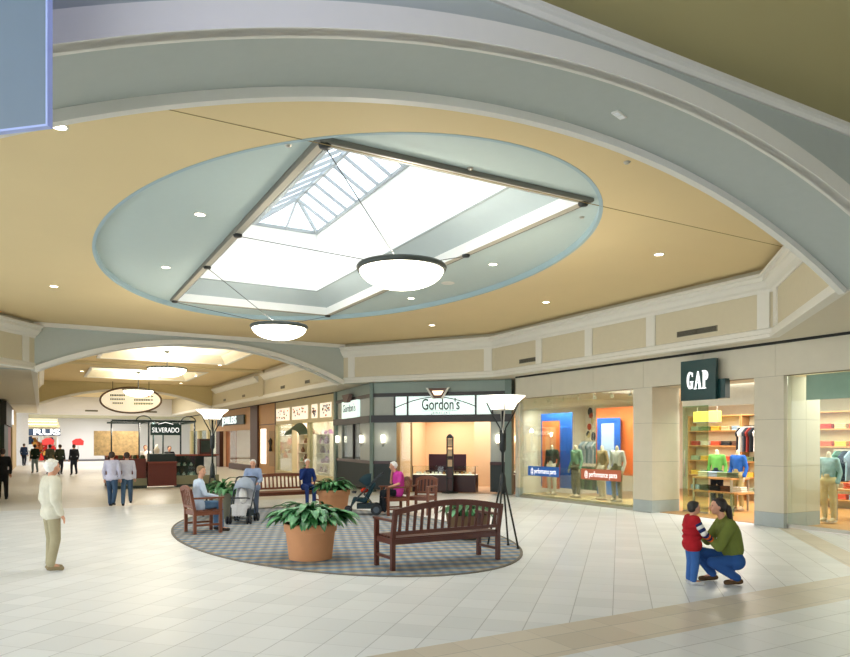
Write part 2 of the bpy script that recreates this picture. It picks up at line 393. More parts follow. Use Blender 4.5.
# arches
def arch(tagname, y0, y1, xa, xb, rise, ztop, xl, xr, m, n=48):
    h = (xb-xa)/2; cx = (xa+xb)/2; R = (h*h+rise*rise)/(2*rise); zc = FZ+rise-R
    pts = []
    for i in range(n+1):
        a = -math.asin(h/R)+2*math.asin(h/R)*i/n; pts.append((cx+R*math.sin(a), zc+R*math.cos(a)))
    mb = MB()
    for i in range(n):
        (x0, z0), (x1, z1) = pts[i], pts[i+1]
        mb.add([(x0,y0,z0),(x1,y0,z1),(x1,y0,ztop),(x0,y0,ztop),(x0,y1,z0),(x1,y1,z1),(x1,y1,ztop),(x0,y1,ztop)], [(0,1,2,3),(7,6,5,4),(0,4,5,1)])
    for a, b in ((xl, xa), (xb, xr)): mb.box(a, b, y0, y1, FZ-.001, ztop)
    struct('wall_arch_'+tagname, mb, m)
    def rib(name, ya, yb, d0, d1, mm):
        mb = MB(); vs = []; fs = []
        for i in range(n+1):
            a = -math.asin(h/R)+2*math.asin(h/R)*i/n
            for (yy, dd) in ((ya, d0), (yb, d0), (yb, d1), (ya, d1)): vs.append((cx+(R+dd)*math.sin(a), yy, zc+(R+dd)*math.cos(a)))
        for i in range(n):
            for k in range(4): fs.append((i*4+k, (i+1)*4+k, (i+1)*4+(k+1)%4, i*4+(k+1)%4))
        fs += [(3,2,1,0), tuple(n*4+k for k in range(4))]; mb.add(vs, fs); struct(name, mb, mm)
    return rib
rib = arch('front', 5.0, 6.0, -.4, 10.6, 1.27, 6.02, -6, 17, M_arch)
rib('trim_20', 5.93, 6.03, -.09, .04, M_white); rib('trim_21', 4.9, 5.04, -.03, .01, M_white); rib('trim_22', 4.88, 5.0, -.03, .17, M_white)
rib = arch('corridor_near', 25.2, 25.7, -.2, 10.4, 1.2, CZ+.02, -6, 13.5, M_arch)
rib('trim_24', 25.08, 25.22, -.08, .07, M_white); rib('trim_25', 25.68, 25.76, -.08, .07, M_white)
struct('trim_26', MB().box(-3, 13, 25.08, 25.2, CZ-.14, CZ-.005), M_white)
rib = arch('corridor_far', 49.0, 49.5, -.2, 10.4, 1.05, CZ+.02, -6, 13.5, mat('far_arch_paint', '#c8b98a', .75))
rib('trim_27', 48.88, 49.02, -.08, .07, M_white)
# front court crown and ceiling
struct('trim_28', MB().sweep([(-6, 5.0), (17, 5.0)], [(0,5.88),(-.03,5.88),(-.05,5.93),(-.08,5.95),(-.08,6.0),(0,6.0)]), M_white)
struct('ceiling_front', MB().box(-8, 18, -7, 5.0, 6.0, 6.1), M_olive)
struct('wall_behind_camera', MB().box(-3, 18, -7.2, -7, 0, 6.0), M_fascia)  # unseen wall, added to keep sky light off the front arch
# joint line in yellow ceiling
struct('trim_29', MB().box(-3.5, 13.7, 8.29, 8.305, CZ-.004, CZ+.002), mat('joint', '#8f7a4a', .8))
# hanging panel upper left
hp = thing('hanging_banner', 'blue grey panel hanging at the upper left before the arch', 'panel', (.03, 4.14, 3.67), math.radians(138))
MB().box(0, .95, -.012, .012, 0, 2.38).build('panel_face', mat('panel_blue', '#6f7f90', .4, .0, var=.12, scale=1.5), hp)
MB().box(-.012, 0, -.018, .018, 0, 2.38).build('edge_strip', mat('edge_blue', '#a5b4e6', .4), hp)
MB().box(-.012, .95, -.018, .018, -.012, 0).build('bottom_strip', mat('edge_blue', '#a5b4e6', .4), hp)

# ------------------------------------------------------------------ corridor shell
struct('wall_corridor_right', MB().box(10.4, 10.5, 25.7, 66, FZ+.1, CZ), M_fascia)
struct('wall_corridor_left', MB().box(-.3, -.2, 25.7, 66, FZ+.1, CZ), M_fascia)
struct('trim_30', MB().box(10.32, 10.5, 25.78, 66, FZ-.02, FZ+.16), M_white)
struct('trim_31', MB().box(-.3, -.12, 25.78, 66, FZ-.02, FZ+.16), M_white)
cprof = [(0,5.22),(.1,5.25),(.22,5.4),(.32,5.46),(.32,5.54),(0,5.56)]
for i, (ya, yb) in enumerate(((26.6, 36.0), (37.2, 47.9))):
    struct('trim_%d' % (32+i), MB().sweep([(10.4, ya), (10.4, yb)], cprof), M_white)
    struct('trim_%d' % (34+i), MB().sweep([(-.2, yb), (-.2, ya)], cprof), M_white)
struct('trim_36', MB().box(10.3, 10.42, 36.2, 37.0, FZ+.1, CZ), M_fascia); struct('trim_37', MB().box(-.22, -.1, 36.2, 37.0, FZ+.1, CZ), M_fascia)
# corridor ceiling with two raised trays
mb = MB()
tr = ((2.3, 7.9, 28.6, 34.4), (2.3, 7.9, 39.0, 45.0)); ys = [25.6, 28.6, 34.4, 39.0, 45.0, 66]
for a, b in ((25.6, 28.6), (34.4, 39.0), (45.0, 66)): mb.box(-.3, 10.5, a, b, CZ, CZ+.05)
for a, b in ((28.6, 34.4), (39.0, 45.0)): mb.box(-.3, 2.3, a, b, CZ, CZ+.05); mb.box(7.9, 10.5, a, b, CZ, CZ+.05)
struct('ceiling_corridor', mb, M_ceil)
for i, (a, b, c, d) in enumerate(tr):
    mb = MB(); loft(mb, (a, b, c, d), CZ, (a+.25, b-.25, c+.25, d-.25), CZ+.35); mb.add([(a,c,CZ+.35),(b,c,CZ+.35),(b,d,CZ+.35),(a,d,CZ+.35)], [(0,3,2,1)])
    struct('ceiling_tray_%d' % (i+1), mb, mat('tray_cream', '#e9e0c8', .8)); struct('trim_%d' % (38+i), MB().sweep([(a,c),(b,c),(b,d),(a,d)], [(0,CZ-.04),(-.14,CZ-.04),(-.14,CZ),(0,CZ)], closed=True), M_white)
    light('tray_cove_light', 'AREA', (5.1, (c+d)/2, CZ+.12), 75, (1, .93, .78), 4.8, (PI, 0, 0), 5)
struct('trim_40', MB().box(-.3, 10.5, 36.2, 37.0, CZ-.09, CZ), mat('rib_paint', '#cdbd90', .7))
for i, yv in enumerate((29.4, 33.0, 40.5, 45.3)):
    vent((10.4, yv, 4.66), -PI/2, .6, 'small grille on the corridor fascia, number %s from the near arch' % ('one', 'two', 'three', 'four')[i], 6)
# far end
struct('wall_beam_far', MB().box(-3.2, 14, 66, 66.5, 4.25, 5.8), mat('beam_white', '#e6e6e8', .7, var=.02))
struct('wall_end', MB().box(1.3, 20, 76, 76.2, 0, 7), mat('end_wall_white', '#dcdad8', .7, var=.03, scale=.3))
struct('ceiling_far', MB().box(-12, 20, 66.5, 84, 4.25, 4.35), mat('far_ceiling', '#b9b494', .8))
struct('baseboard_end', MB().box(1.3, 20, 75.93, 76, 0, .18), mat('base_dark', '#6b6a6c', .6))
for i, px in enumerate((91.5, 151)):
    vent((on_y(px, 66), 66.0, 4.62), 0, 1.0, ('pale grille on the far white beam, left one', 'pale grille on the far white beam, right one')[i], 6)
# left corridor wall and pillars
struct('wall_left', MB().box(-2.2, -2.0, 25, 64, 0, FZ), mat('dark_store', '#4b4a40', .6, var=.3, scale=1.2))
struct('wall_left_pier', MB().box(-2.05, -1.75, 55, 63.5, 0, FZ), mat('pier_tan', '#b8a27c', .7))
struct('wall_pillar_far', MB().box(-1.85, -.95, 65.2, 66.1, 0, 4.3), mat('pillar_white', '#e9e9ec', .6))
struct('wall_far_left', MB().box(-12, -3.5, 83, 83.2, 0, 5), mat('far_left', '#d8d2c4', .7))
# open area's outer walls right of corridor (behind shops)
struct('wall_back_right', MB().box(23.8, 24, -3, 66, 0, FZ), mat('back_wall', '#d8cdb4', .8))

# ------------------------------------------------------------------ stone shop wall of the clothes shop (faces -X)
WX = 14.8; WY = 19.9        # local frame: x runs right along the wall, y into the shop
def stone(mb, x0, x1, z0, z1, y0=0, y1=.25, cw=1.2, zs=(.34, 1.42, 2.5, 3.5, FZ)):
    n = max(1, round((x1-x0)/cw)); zz = [z0]+[z for z in zs if z0+.02 < z < z1-.02]+[z1]
    for i in range(n):
        a = x0+(x1-x0)*i/n; b = x0+(x1-x0)*(i+1)/n
        for j in range(len(zz)-1):
            mb.k = 1 if zz[j+1] <= .35 else 0; mb.box(a+.004, b-.004, y0, y1, zz[j]+.004, zz[j+1]-.004)
    mb.k = 2; mb.box(x0+.006, x1-.006, y0+.012, y1-.012, z0, z1); mb.k = 0
ROT = -PI/2
def WL(x, y, z=0): return (WX+y, WY-x, z)     # local to world
mb = MB()
stone(mb, .05, .2, 0, 3.5, cw=1.1); stone(mb, 5.64, 6.35, 0, 3.5, 0, 1.1, cw=2); stone(mb, 9.47, 10.22, 0, 3.5, 0, .5, cw=2)
stone(mb, .05, 18, 3.5, FZ-.06, cw=1.9)
mb.T = Matrix.Translation((10.22, 0, 0)) @ Matrix.Rotation(PI/2, 4, 'Z'); stone(mb, .3, 1.4, 0, 3.5, 0, .12, cw=.55); mb.T = None
struct('wall_right', mb, [M_stone, M_stone2, mat('stone_joint', '#8d8878', .8)], loc=WL(0, 0), rot=(0, 0, ROT))
struct('trim_41', MB().box(.05, 18, -.01, .2, FZ-.055, FZ), M_dark, loc=WL(0, 0), rot=(0, 0, ROT))
struct('wall_entry_soffit', MB().box(6.35, 9.47, .25, 1.1, 3.5, 3.6), M_stone, loc=WL(0, 0), rot=(0, 0, ROT))
gs = thing('clothes_shop', 'limestone fronted clothes shop interior with wood floor behind the glass', 'shop', WL(0, 0), ROT)
B(.1, 18, .3, 9, .0, .012).build('wood_floor', mat('oak_floor', '#b98a52', .3, var=.2, scale=6), gs)
B(.1, 18, 8.85, 9, 0, 3.6).build('back_wall', mat('shop_cream', '#ece7d6', .8), gs)
B(.0, .1, .25, 9, 0, 3.6).build('side_wall', mat('shop_cream', '#ece7d6', .8), gs)
B(0, 18, .25, 9, 3.6, 3.7).build('shop_ceiling', mat('shop_white', '#e4e2d6', .8), gs)
B(5.5, 5.6, 1.1, 1.7, 0, 3.6).build('partition', mat('shop_cream', '#ece7d6', .8), gs)
B(6.4, 9.4, 1.15, 1.3, 2.95, 3.6).build('bulkhead', mat('shop_cream', '#ece7d6', .8), gs)
B(.25, 5.6, .15, 1.6, .012, .14).build('window_platform', mat('platform_tan', '#c9ab72', .5), gs)
def pane(name, x0, x1, z0, z1, y, label, splits, m=M_glass, fr_col=M_metal):
    t = thing(name, label, 'window', WL(x0, y), ROT); xs = [0]+[s-x0 for s in splits]+[x1-x0]
    for a, b in zip(xs, xs[1:]): B(a+.004, b-.004, -.006, .006, z0, z1).build('pane', m, t)
    B(0, x1-x0, -.03, .03, z0-.08, z0).build('sill_rail', fr_col, t)
    return t
pane('shop_window', .2, 5.64, .08, 3.5, .1, 'large plate glass display window between the jeweller and the wide pier', [1.95, 3.9])
pane('shop_window', 10.22, 17.5, .1, 3.5, .14, 'plate glass shop window at the right edge of the photo', [13.6])
t = thing('glass_door', 'open green tinted glass door with a long handle left of the shop entrance', 'door', WL(6.45, 1.12), ROT)
B(0, .85, -.008, .008, .05, 2.98).build('door_leaf', glass('green_glass', '#dcecdc', .1), t)
MB().tube([(.1,-.06,1.0),(.1,-.06,1.75)], .018).build('pull_handle', M_metal, t, smooth=True)
B(0, .85, -.02, .02, 0, .05).build('bottom_rail', M_metal, t)
t = thing('glass_panel', 'low green tinted glass screen across the clothes shop entrance', 'glass screen', WL(7.35, 1.12), ROT)
B(0, .75, -.008, .008, .02, .62).build('pane', MATS['green_glass'], t)
# window blind at right window
tag(B(10.5, 17.4, .4, .45, 2.93, 3.5).build('window_blind', mat('blind_blue', '#b4c8cc', .6), loc=WL(0, 0), rot=(0, 0, ROT)), 'grey blue roller blind at the top of the right window', 'blind')
# square sign
sg = thing('square_sign', 'dark green square shop sign with white GAP lettering', 'sign', WL(7.55, -.22, 3.04), ROT)
B(0, 1.06, -.05, .06, 0, 1.02).build('sign_board', mat('sign_green', '#123b3a', .35), sg, bevel=.008)
B(.2, 1.25, .06, .24, .02, .5).build('bracket_box', mat('sign_green', '#123b3a', .35), sg)
wl = emit('sign_white', '#ffffff', .7)
lt = MB(); y0, y1 = -.075, -.05
def letG(m_, x, z, w, h):
    pts = []
    N = 14
    for i in range(N+1):
        a = math.radians(50)+math.radians(260)*i/N; pts.append((x+w*.5+w*.5*math.cos(a), z+h*.5+h*.5*math.sin(a)))
    inn = []
    for i in range(N+1):
        a = math.radians(50)+math.radians(260)*i/N; inn.append((x+w*.54+w*.26*math.cos(a), z+h*.5+h*.42*math.sin(a)))
    for i in range(N): m_.xz([pts[i], inn[i], inn[i+1], pts[i+1]][::-1], y0, y1)
    m_.box(x+w*.66, x+w*.92, y0, y1, z+.03*h, z+.42*h); m_.box(x+w*.5, x+w*1.02, y0, y1, z+.40*h, z+.45*h); m_.box(x+w*.84, x+w*.92, y0, y1, z+.7*h, z+.95*h)
letG(lt, .16, .26, .22, .5)
lt.build('lettering', wl, sg)
lt = MB(); x = .44; h = .5; z = .26
lt.xz([(x,z),(x+.035,z),(x+.12,z+h*.86),(x+.10,z+h)], y0, y1); lt.xz([(x+.10,z+h),(x+.13,z+h),(x+.22,z),(x+.15,z)], y0, y1); lt.box(x+.04, x+.17, y0, y1, z+.16, z+.185)
lt.box(x-.03, x+.06, y0, y1, z-.012, z+.012); lt.box(x+.125, x+.25, y0, y1, z-.012, z+.012); lt.build('lettering', wl, sg)
lt = MB(); x = .73
lt.box(x, x+.065, y0, y1, z, z+h); lt.box(x-.03, x+.1, y0, y1, z-.012, z+.012); lt.box(x-.03, x+.08, y0, y1, z+h-.015, z+h+.006)
for i in range(8):
    a0 = PI/2-PI*i/8; a1 = PI/2-PI*(i+1)/8
    f = lambda a, r, s: (x+.08+r*math.cos(a), z+h*.73+s*math.sin(a))
    lt.xz([f(a0,.09,h*.27), f(a0,.03,h*.22), f(a1,.03,h*.22), f(a1,.09,h*.27)][::-1], y0, y1)
lt.build('lettering', wl, sg)
for q in sg.children:
    if q.name.startswith('lettering'): q.scale = (.86, 1, .88); q.location = (.075, 0, .06)
t = thing('yellow_light_box', 'pale yellow illuminated box above the maple shelves at the shop back', 'light box', WL(3.6, 5.0, 2.62), ROT); B(0, 1.0, 0, .2, .04, .4).build('box_body', emit('yellow_box', '#ffe27a', .5, '#f0d060'), t, bevel=.02); B(0, 1.0, -.02, .22, 0, .04).build('box_rail', M_metal, t)
for x in (.1, .9): MB().tube([(x, .1, .4), (x, .1, .96)], .012, 6).build('hanger_rod', M_metal, t)
# window posters
def poster(px0, px1, X, z0, z1, m1, name, label, inner=None):
    ya, yb = on_x(px0, X), on_x(px1, X); t = thing(name, label, 'poster', (X, ya, z0), ROT); W = ya-yb
    B(0, W, 0, .02, 0, z1-z0).build('poster_sheet', m1, t)
    if inner: a, b, c, d, mm = inner; B(a*W, b*W, -.012, 0, c*(z1-z0), d*(z1-z0)).build('inset_panel', mm, t)
    return t, W, z1-z0
OR = mat('poster_orange', '#f0783c', .5, var=.05); BL = mat('poster_blue', '#2460c0', .5, var=.12, scale=2); PB = mat('poster_pale', '#b9c8e6', .5, var=.1, scale=3); PO = mat('poster_pale_orange', '#f3a26e', .5, var=.1)
t, W, H = poster(541, 572, 15.55, .39, 2.96, BL, 'window_poster', 'tall blue poster with an orange inset, left in the display window', (.05, .62, -.02, .9, OR))
B(.16*W, .5*W, -.02, -.012, .3*H, .82*H).build('figure_panel', PO, t)
t, W, H = poster(596, 634, 16.3, .9, 3.1, OR, 'window_poster', 'orange poster behind the blue one, right in the display window')
t, W, H = poster(597, 620, 16.1, .25, 2.75, BL, 'window_poster', 'tall blue poster with a pale inset, right in the display window', (.2, .75, .42, .93, PB))
B(.03*W, .97*W, -.014, 0, .0, .34*H).build('lower_panel', mat('poster_blue2', '#4b83d8', .5), t)
def band(px0, px1, m1, label):
    ya, yb = on_x(px0, WX+.08), on_x(px1, WX+.08); W = ya-yb; t = thing('window_sticker', label, 'sticker', (WX+.085, ya, .80), ROT)
    B(0, W, -.004, 0, 0, .33).build('sticker_strip', m1, t)
    text('@ performance pants', 'lettering', wl, t, (W/2, -.006, .165), .245, sx=W/2.65, ext=.001)
band(528, 559, mat('sticker_blue', '#2366c0', .5), 'blue window sticker reading performance pants'); band(581, 621, mat('sticker_rust', '#c0694a', .5), 'rust red window sticker reading performance pants')
# track lights in window
for i in range(7):
    x = .6+i*.75; t = thing('track_spotlight', 'small white track spotlight inside the display window top', 'spotlight', WL(x, .45, 3.36), ROT, 'track spotlights over the display window'); light('track_beam', 'SPOT', WL(x, .35, 3.3), 130 if i else 60, (1, .96, .9), .05, (.45, 0, ROT), spot=2.3)
    MB().tube([(0,0,.14),(0,0,.05)], .012).build('stem', M_metal, t); MB().lathe([(.03,.07),(.05,.05),(.06,-.03)], n=14, cap0=True).build('lamp_can', mat('can_white', '#d8d6c8', .4), t, smooth=True)
    MB().lathe([(.0,-.02),(.055,-.02)], n=14).build('lens', M_down, t)

# ------------------------------------------------------------------ clothes: stacks, racks, mannequins
def blob(name, build, m, parent, vox=.014, smooth=3):
    mb = MB(); build(mb); o = mb.build(name, m, parent, smooth=True)
    rm = o.modifiers.new('remesh', 'REMESH'); rm.mode = 'VOXEL'; rm.voxel_size = vox; rm.use_smooth_shade = True
    sm = o.modifiers.new('smooth', 'SMOOTH'); sm.iterations = smooth; sm.factor = .5
    return o
SC = 1.06
def torso_mb(m_, P, k=1.0, low=True, hem=True):
    n, c, wst, pl = P['neck'], P['chest'], P['waist'], P['pelvis']; sl, sr = P['sl'], P['sr']; hl, hr = P['hl'], P['hr']
    m_.cap(sl, sr, .065*k, .065*k); m_.cap(c+(sl-c)*.45, c+(sr-c)*.45, .105*k, .105*k)
    m_.cap(c, wst, .13*k, .118*k); m_.cap(c+(sl-c)*.35, wst+(hl-pl)*.5, .105*k, .10*k); m_.cap(c+(sr-c)*.35, wst+(hr-pl)*.5, .105*k, .10*k)
    if hem: m_.cap(wst, pl, .118*k, .118*min(k, 1.1))
    if low and hem: m_.cap(hl, hr, .12*min(k, 1.1), .12*min(k, 1.1))
def limb(m_, a, b, c, r, k=0):
    m_.cap(a, b, r[0]+k, r[1]+k); m_.cap(b, c, r[1]+k, r[2]+k)
def pose_stand(H=1.75, step=0.0, arms='down'):
    s = H/1.75; V = Vector
    P = dict(head=V((0,.02,1.62)), neck=V((0,0,1.47)), chest=V((0,-.01,1.30)), waist=V((0,0,1.08)), pelvis=V((0,-.01,.95)),
             sl=V((-.175,0,1.42)), sr=V((.175,0,1.42)), hl=V((-.085,0,.92)), hr=V((.085,0,.92)),
             kl=V((-.10,.02+step*.6,.5)), kr=V((.10,.03-step*.2,.5)), al=V((-.10,-.02+step,.09)), ar=V((.10,-.02-step,.09+abs(step)*.3)),
             el=V((-.235,-.04,1.13)), er=V((.235,-.04,1.13)), wl=V((-.24,.06,.9)), wr=V((.24,.06,.9)))
    if arms == 'front': P['wl'] = V((-.10,.25,1.12)); P['wr'] = V((.10,.25,1.10)); P['el'] = V((-.24,.02,1.14)); P['er'] = V((.24,.02,1.14))
    if arms == 'push': P['wl'] = V((-.2,.38,1.08)); P['wr'] = V((.2,.38,1.08)); P['el'] = V((-.24,.08,1.15)); P['er'] = V((.24,.08,1.15))
    return {k: v*s for k, v in P.items()}, s
def pose_sit(H=1.7, seat=.48, hand='lap'):
    s = H/1.7; V = Vector; z = seat+.1
    P = dict(head=V((0,.06,z+.74)), neck=V((0,.03,z+.57)), chest=V((0,.0,z+.4)), waist=V((0,-.02,z+.17)), pelvis=V((0,-.02,z+.03)),
             sl=V((-.17,0,z+.5)), sr=V((.17,0,z+.5)), hl=V((-.09,.02,z)), hr=V((.09,.02,z)), kl=V((-.11,.42,z+.01)), kr=V((.11,.42,z+.01)),
             al=V((-.11,.42,.1)), ar=V((.11,.46,.1)), el=V((-.24,.06,z+.25)), er=V((.24,.06,z+.25)), wl=V((-.1,.28,z+.13)), wr=V((.1,.28,z+.13)))
    if hand == 'chin': P['er'] = V((.22,.14,z+.26)); P['wr'] = V((.07,.16,z+.56)); P['wl'] = V((-.12,.3,z+.16))
    if hand == 'arm': P['wl'] = V((-.27,.3,z+.2)); P['wr'] = V((.2,.34,z+.18))
    return P, s
def head_mb(m_, h, R, s):
    e = lambda p, r: m_.ell(h+R @ (Vector(p)*s), [x*s for x in r], R=R)
    e((0,0,.025), (.078,.096,.095)); e((0,.022,-.045), (.058,.066,.062)); e((0,.035,-.085), (.034,.04,.03))     # skull, face, chin
    m_.cap(h+R @ (Vector((0,.09,.005))*s), h+R @ (Vector((0,.108,-.03))*s), .009*s, .015*s)                     # nose
    e((0,.078,.03), (.05,.018,.012)); e((0,.084,-.062), (.024,.012,.008)); e((-.079,.0,-.01), (.012,.02,.03)); e((.079,.0,-.01), (.012,.02,.03))
    e((-.04,.065,-.03), (.022,.02,.02)); e((.04,.065,-.03), (.022,.02,.02))
def hand_mb(m_, wpos, fdir, side, s, curl=.35):
    f = fdir.normalized(); up = Vector((0,0,1)) if abs(f.z) < .8 else Vector((0,1,0)); sd = f.cross(up).normalized(); nn = sd.cross(f).normalized()
    m_.cap(wpos+f*.02*s, wpos+f*.07*s+sd*.018*s, .02*s, .02*s); m_.cap(wpos+f*.02*s, wpos+f*.07*s-sd*.018*s, .02*s, .02*s)
    for i, L in enumerate((.062, .074, .069, .052)):
        b = wpos+f*.085*s+sd*(.03-.02*i)*s*side; k = b+f*L*.5*s-nn*.01*s; m_.cap(b, k, .0095*s, .009*s, 8); m_.cap(k, k+(f*(1-curl)-nn*curl).normalized()*L*.5*s, .009*s, .0075*s, 8)
    b = wpos+f*.03*s+sd*.028*s*side; k = b+(f*.6+sd*side*.8).normalized()*.035*s; m_.cap(b, k, .012*s, .0105*s, 8); m_.cap(k, k+(f*.9+sd*side*.3-nn*.3).normalized()*.032*s, .0105*s, .008*s, 8)
def person(label, loc, rz, P, s, shirt, pants, shoes, hair='short', haircol='#3a2a20', skin=M_skin, head_yaw=0, head_pitch=0, sleeves='long', group=None, vox=.015, top='shirt', k=1.0, cap=None, eyes=True, headless=False, name='person', cat='person', hem=True):
    t = thing(name, label, cat, loc, rz, group); R = (Matrix.Rotation(head_yaw, 3, 'Z') @ Matrix.Rotation(-head_pitch, 3, 'X')); h = P['head']
    fl, fr_ = [P[a]+Vector((0,.17*s,-.055*s)) for a in ('al', 'ar')]
    if 'fl' in P: fl, fr_ = P['fl'], P['fr']
    def body(m_):
        if not headless: head_mb(m_, h, R, s)
        m_.cap(P['neck']-Vector((0,0,.03)), h+Vector((0,-.012,-.05))*s, .055*s, .05*s)
        torso_mb(m_, P, .9*s)
        for a, b, c in (('sl','el','wl'), ('sr','er','wr')): limb(m_, P[a], P[b], P[c], (.05*s, .042*s, .03*s))
        for a, b, c in (('hl','kl','al'), ('hr','kr','ar')): limb(m_, P[a], P[b], P[c], (.085*s, .06*s, .038*s))
        hand_mb(m_, P['wl'], P.get('dl', P['wl']-P['el']), 1, s); hand_mb(m_, P['wr'], P.get('dr', P['wr']-P['er']), -1, s)
        m_.cap(P['al'], fl, .035*s, .03*s); m_.cap(P['ar'], fr_, .035*s, .03*s)
    blob('body', body, skin, t, min(vox, .012) if not headless else vox, 2)
    def sh(m_):
        torso_mb(m_, P, 1.02*s*k, hem=hem)
        for a, b, c in (('sl','el','wl'), ('sr','er','wr')):
            if sleeves == 'long': limb(m_, P[a], P[b], P[b]+(P[c]-P[b])*.96, (.068*s*k, .055*s*k, .045*s))
            elif sleeves == 'short': m_.cap(P[a], P[a]+(P[b]-P[a])*.75, .068*s, .062*s)
            else: m_.cap(P[a], P[a]+(P[b]-P[a])*.12, .07*s*k, .066*s*k)
        m_.cap(P['neck']-Vector((0,0,.05))*s, P['neck']-Vector((0,0,.01))*s, .07*s, .06*s)
    blob(top, sh, shirt, t, vox)
    def pa(m_):
        m_.cap(P['hl'], P['hr'], .122*s, .122*s); m_.cap(P['waist'], P['pelvis'], .115*s, .12*s)
        for a, b, c in (('hl','kl','al'), ('hr','kr','ar')): limb(m_, P[a], P[b], P[b]+(P[c]-P[b])*.93, (.1*s, .076*s, .06*s))
    blob('trousers', pa, pants, t, vox)
    for a, f in ((P['al'], fl), (P['ar'], fr_)):
        def so(m_, a=a, f=f): m_.cap(a+Vector((0,0,-.03))*s, f, .045*s, .036*s); m_.cap(a+(a-f)*.18+Vector((0,0,-.04))*s, f+Vector((0,0,-.005)), .036*s, .034*s)
        blob('shoe', so, shoes, t, vox)
    if not headless and hair:
        hm = mat('hair_'+haircol, haircol, .6, var=.25, scale=30)
        def ha(m_):
            e = lambda p, r: m_.ell(h+R @ (Vector(p)*s), [x*s for x in r], R=R)
            e((0,-.022,.045), (.09,.10,.09)); e((0,-.045,-.0), (.084,.07,.08)); e((-.06,-.02,.01), (.03,.045,.05)); e((.06,-.02,.01), (.03,.045,.05)); e((0,.03,.095), (.062,.055,.025))
            if hair == 'curly':
                rr = random.Random(3)
                for i in range(26):
                    a = rr.uniform(0, 2*PI); b = rr.uniform(-.2, 1.5); e((.088*math.cos(a)*math.cos(b), -.02+.095*math.sin(a)*math.cos(b) if math.sin(a) < .4 else .02, .03+.09*math.sin(b)), (.025,.025,.025))
            if hair == 'tail':
                pts = [(0,-.09,.03), (0,-.14,.0), (.01,-.17,-.09), (.02,-.2,-.17), (.03,-.27,-.22)]; rr = (.04, .045, .045, .035, .015)
                for i in range(4): m_.cap(h+R @ (Vector(pts[i])*s), h+R @ (Vector(pts[i+1])*s), rr[i]*s, rr[i+1]*s)
        blob('hair', ha, hm, t, .012, 1)
    if eyes and not headless:
        em = mat('eye_dark', '#2c211c', .3); lm = mat('lip', '#a85f52', .5)
        for x in (-.031, .031): MB().ell(h+R @ (Vector((x,.083,.008))*s), (.010*s, .008*s, .006*s), 8, 6).build('eye', em, t, smooth=True)
        MB().ell(h+R @ (Vector((0,.092,-.06))*s), (.02*s, .008*s, .005*s), 10, 6).build('mouth', lm, t, smooth=True)
    return t
def cloth(c, v=.12, r=.85): return mat('cloth_'+c, c, r, var=v, scale=12, spec=.15, bump=.25)

# mannequins in the windows (X, px) seen in the display
MAN = mat('mannequin_skin', '#d9c7a8', .5)
def mannequin(label, px, X, z, shirt, pants, rz=PI/2, top='jacket', H=1.72, Y=None):
    P, s = pose_stand(H*1.07); y = Y if Y is not None else on_x(px, X)
    return person(label, (X, y, z), rz, P, s, shirt, pants, mat('mannequin_shoe', '#cbb892', .6), hair=None, skin=MAN, headless=True, eyes=False, top=top, group='shop mannequins', vox=.02, name='mannequin', cat='mannequin', k=.92)
def base_for(o):
    MB().lathe([(0,0),(.17,0),(.17,.02),(0,.03)], n=20).build('stand_plate', M_metal, o)
mq = [('headless mannequin in a dark jacket and cream trousers in the display window', 552, 15.3, .16, '#3c4438', '#e3d6bd', PI/2+.3),
      ('headless mannequin in a sage green shirt and olive trousers in the display window', 576, 15.3, .16, '#86a98a', '#7a735a', PI/2),
      ('headless mannequin in a tan jacket half hidden beside the white shirted one', 602, 15.42, .16, '#a38c66', '#e0d2b8', PI/2-.2),
      ('headless mannequin in a white shirt and olive trousers beside the wide pier', 617, 15.3, .16, '#e6e0da', '#8a8264', PI/2+.2),
      ('headless mannequin in a green cardigan and dark trousers inside the shop entrance', 717, 17.6, .05, '#5f9a4c', '#2b3340', PI/2+.3),
      ('headless mannequin in a cobalt blue sweater and khaki trousers inside the shop entrance', 738, 17.3, .05, '#2f62b4', '#b3a272', PI/2),
      ('headless mannequin in a pale blue top and beige trousers in the right window', 829, 16.6, .05, '#8fb0b4', '#cdbb8e', PI/2)]
for lab, px, X, z, a, b, rz in mq: base_for(mannequin(lab, px, X, z, cloth(a), cloth(b), rz))

COLS = ['#7a8f6a', '#c8563c', '#d8d2c0', '#3c5a78', '#b0392e', '#56604a', '#cbb58a', '#8ea6b8', '#2f3438', '#e0b64a', '#9aa88e', '#6a4c3c']
fold0 = MB().box(-.17, .17, -.14, .14, 0, .05).box(-.165, .165, -.135, .135, .055, .10).box(-.17, .16, -.14, .13, .105, .15)
def fold(loc, rz, col, label, group):
    t = fold_src.get(col)
    if t is None:
        o = fold0.build('folded_clothes', cloth(col), loc=loc, rot=(0, 0, rz), bevel=.015); fold_src[col] = o
    else: o = t.copy(); C.objects.link(o); o.location = loc; o.rotation_euler = (0, 0, rz)
    tag(o, label, 'folded clothes', group)
fold_src = {}
def shelf_unit(name, label, loc, rz, W, H, n, m=M_maple, depth=.4):
    t = thing(name, label, 'shelf', loc, rz)
    for x in (0, W): B(x-.015, x+.015, 0, depth, 0, H).build('upright', m, t)
    for i in range(n): z = .25+(H-.3)*i/(n-1); B(.015, W-.015, 0, depth, z, z+.035).build('shelf_board', m, t)
    B(0, W, depth, depth+.02, 0, H).build('back_panel', mat('shelf_back', '#d9cba4', .7), t)
    return [.25+(H-.3)*i/(n-1)+.035 for i in range(n)]
rnd = random.Random(11)
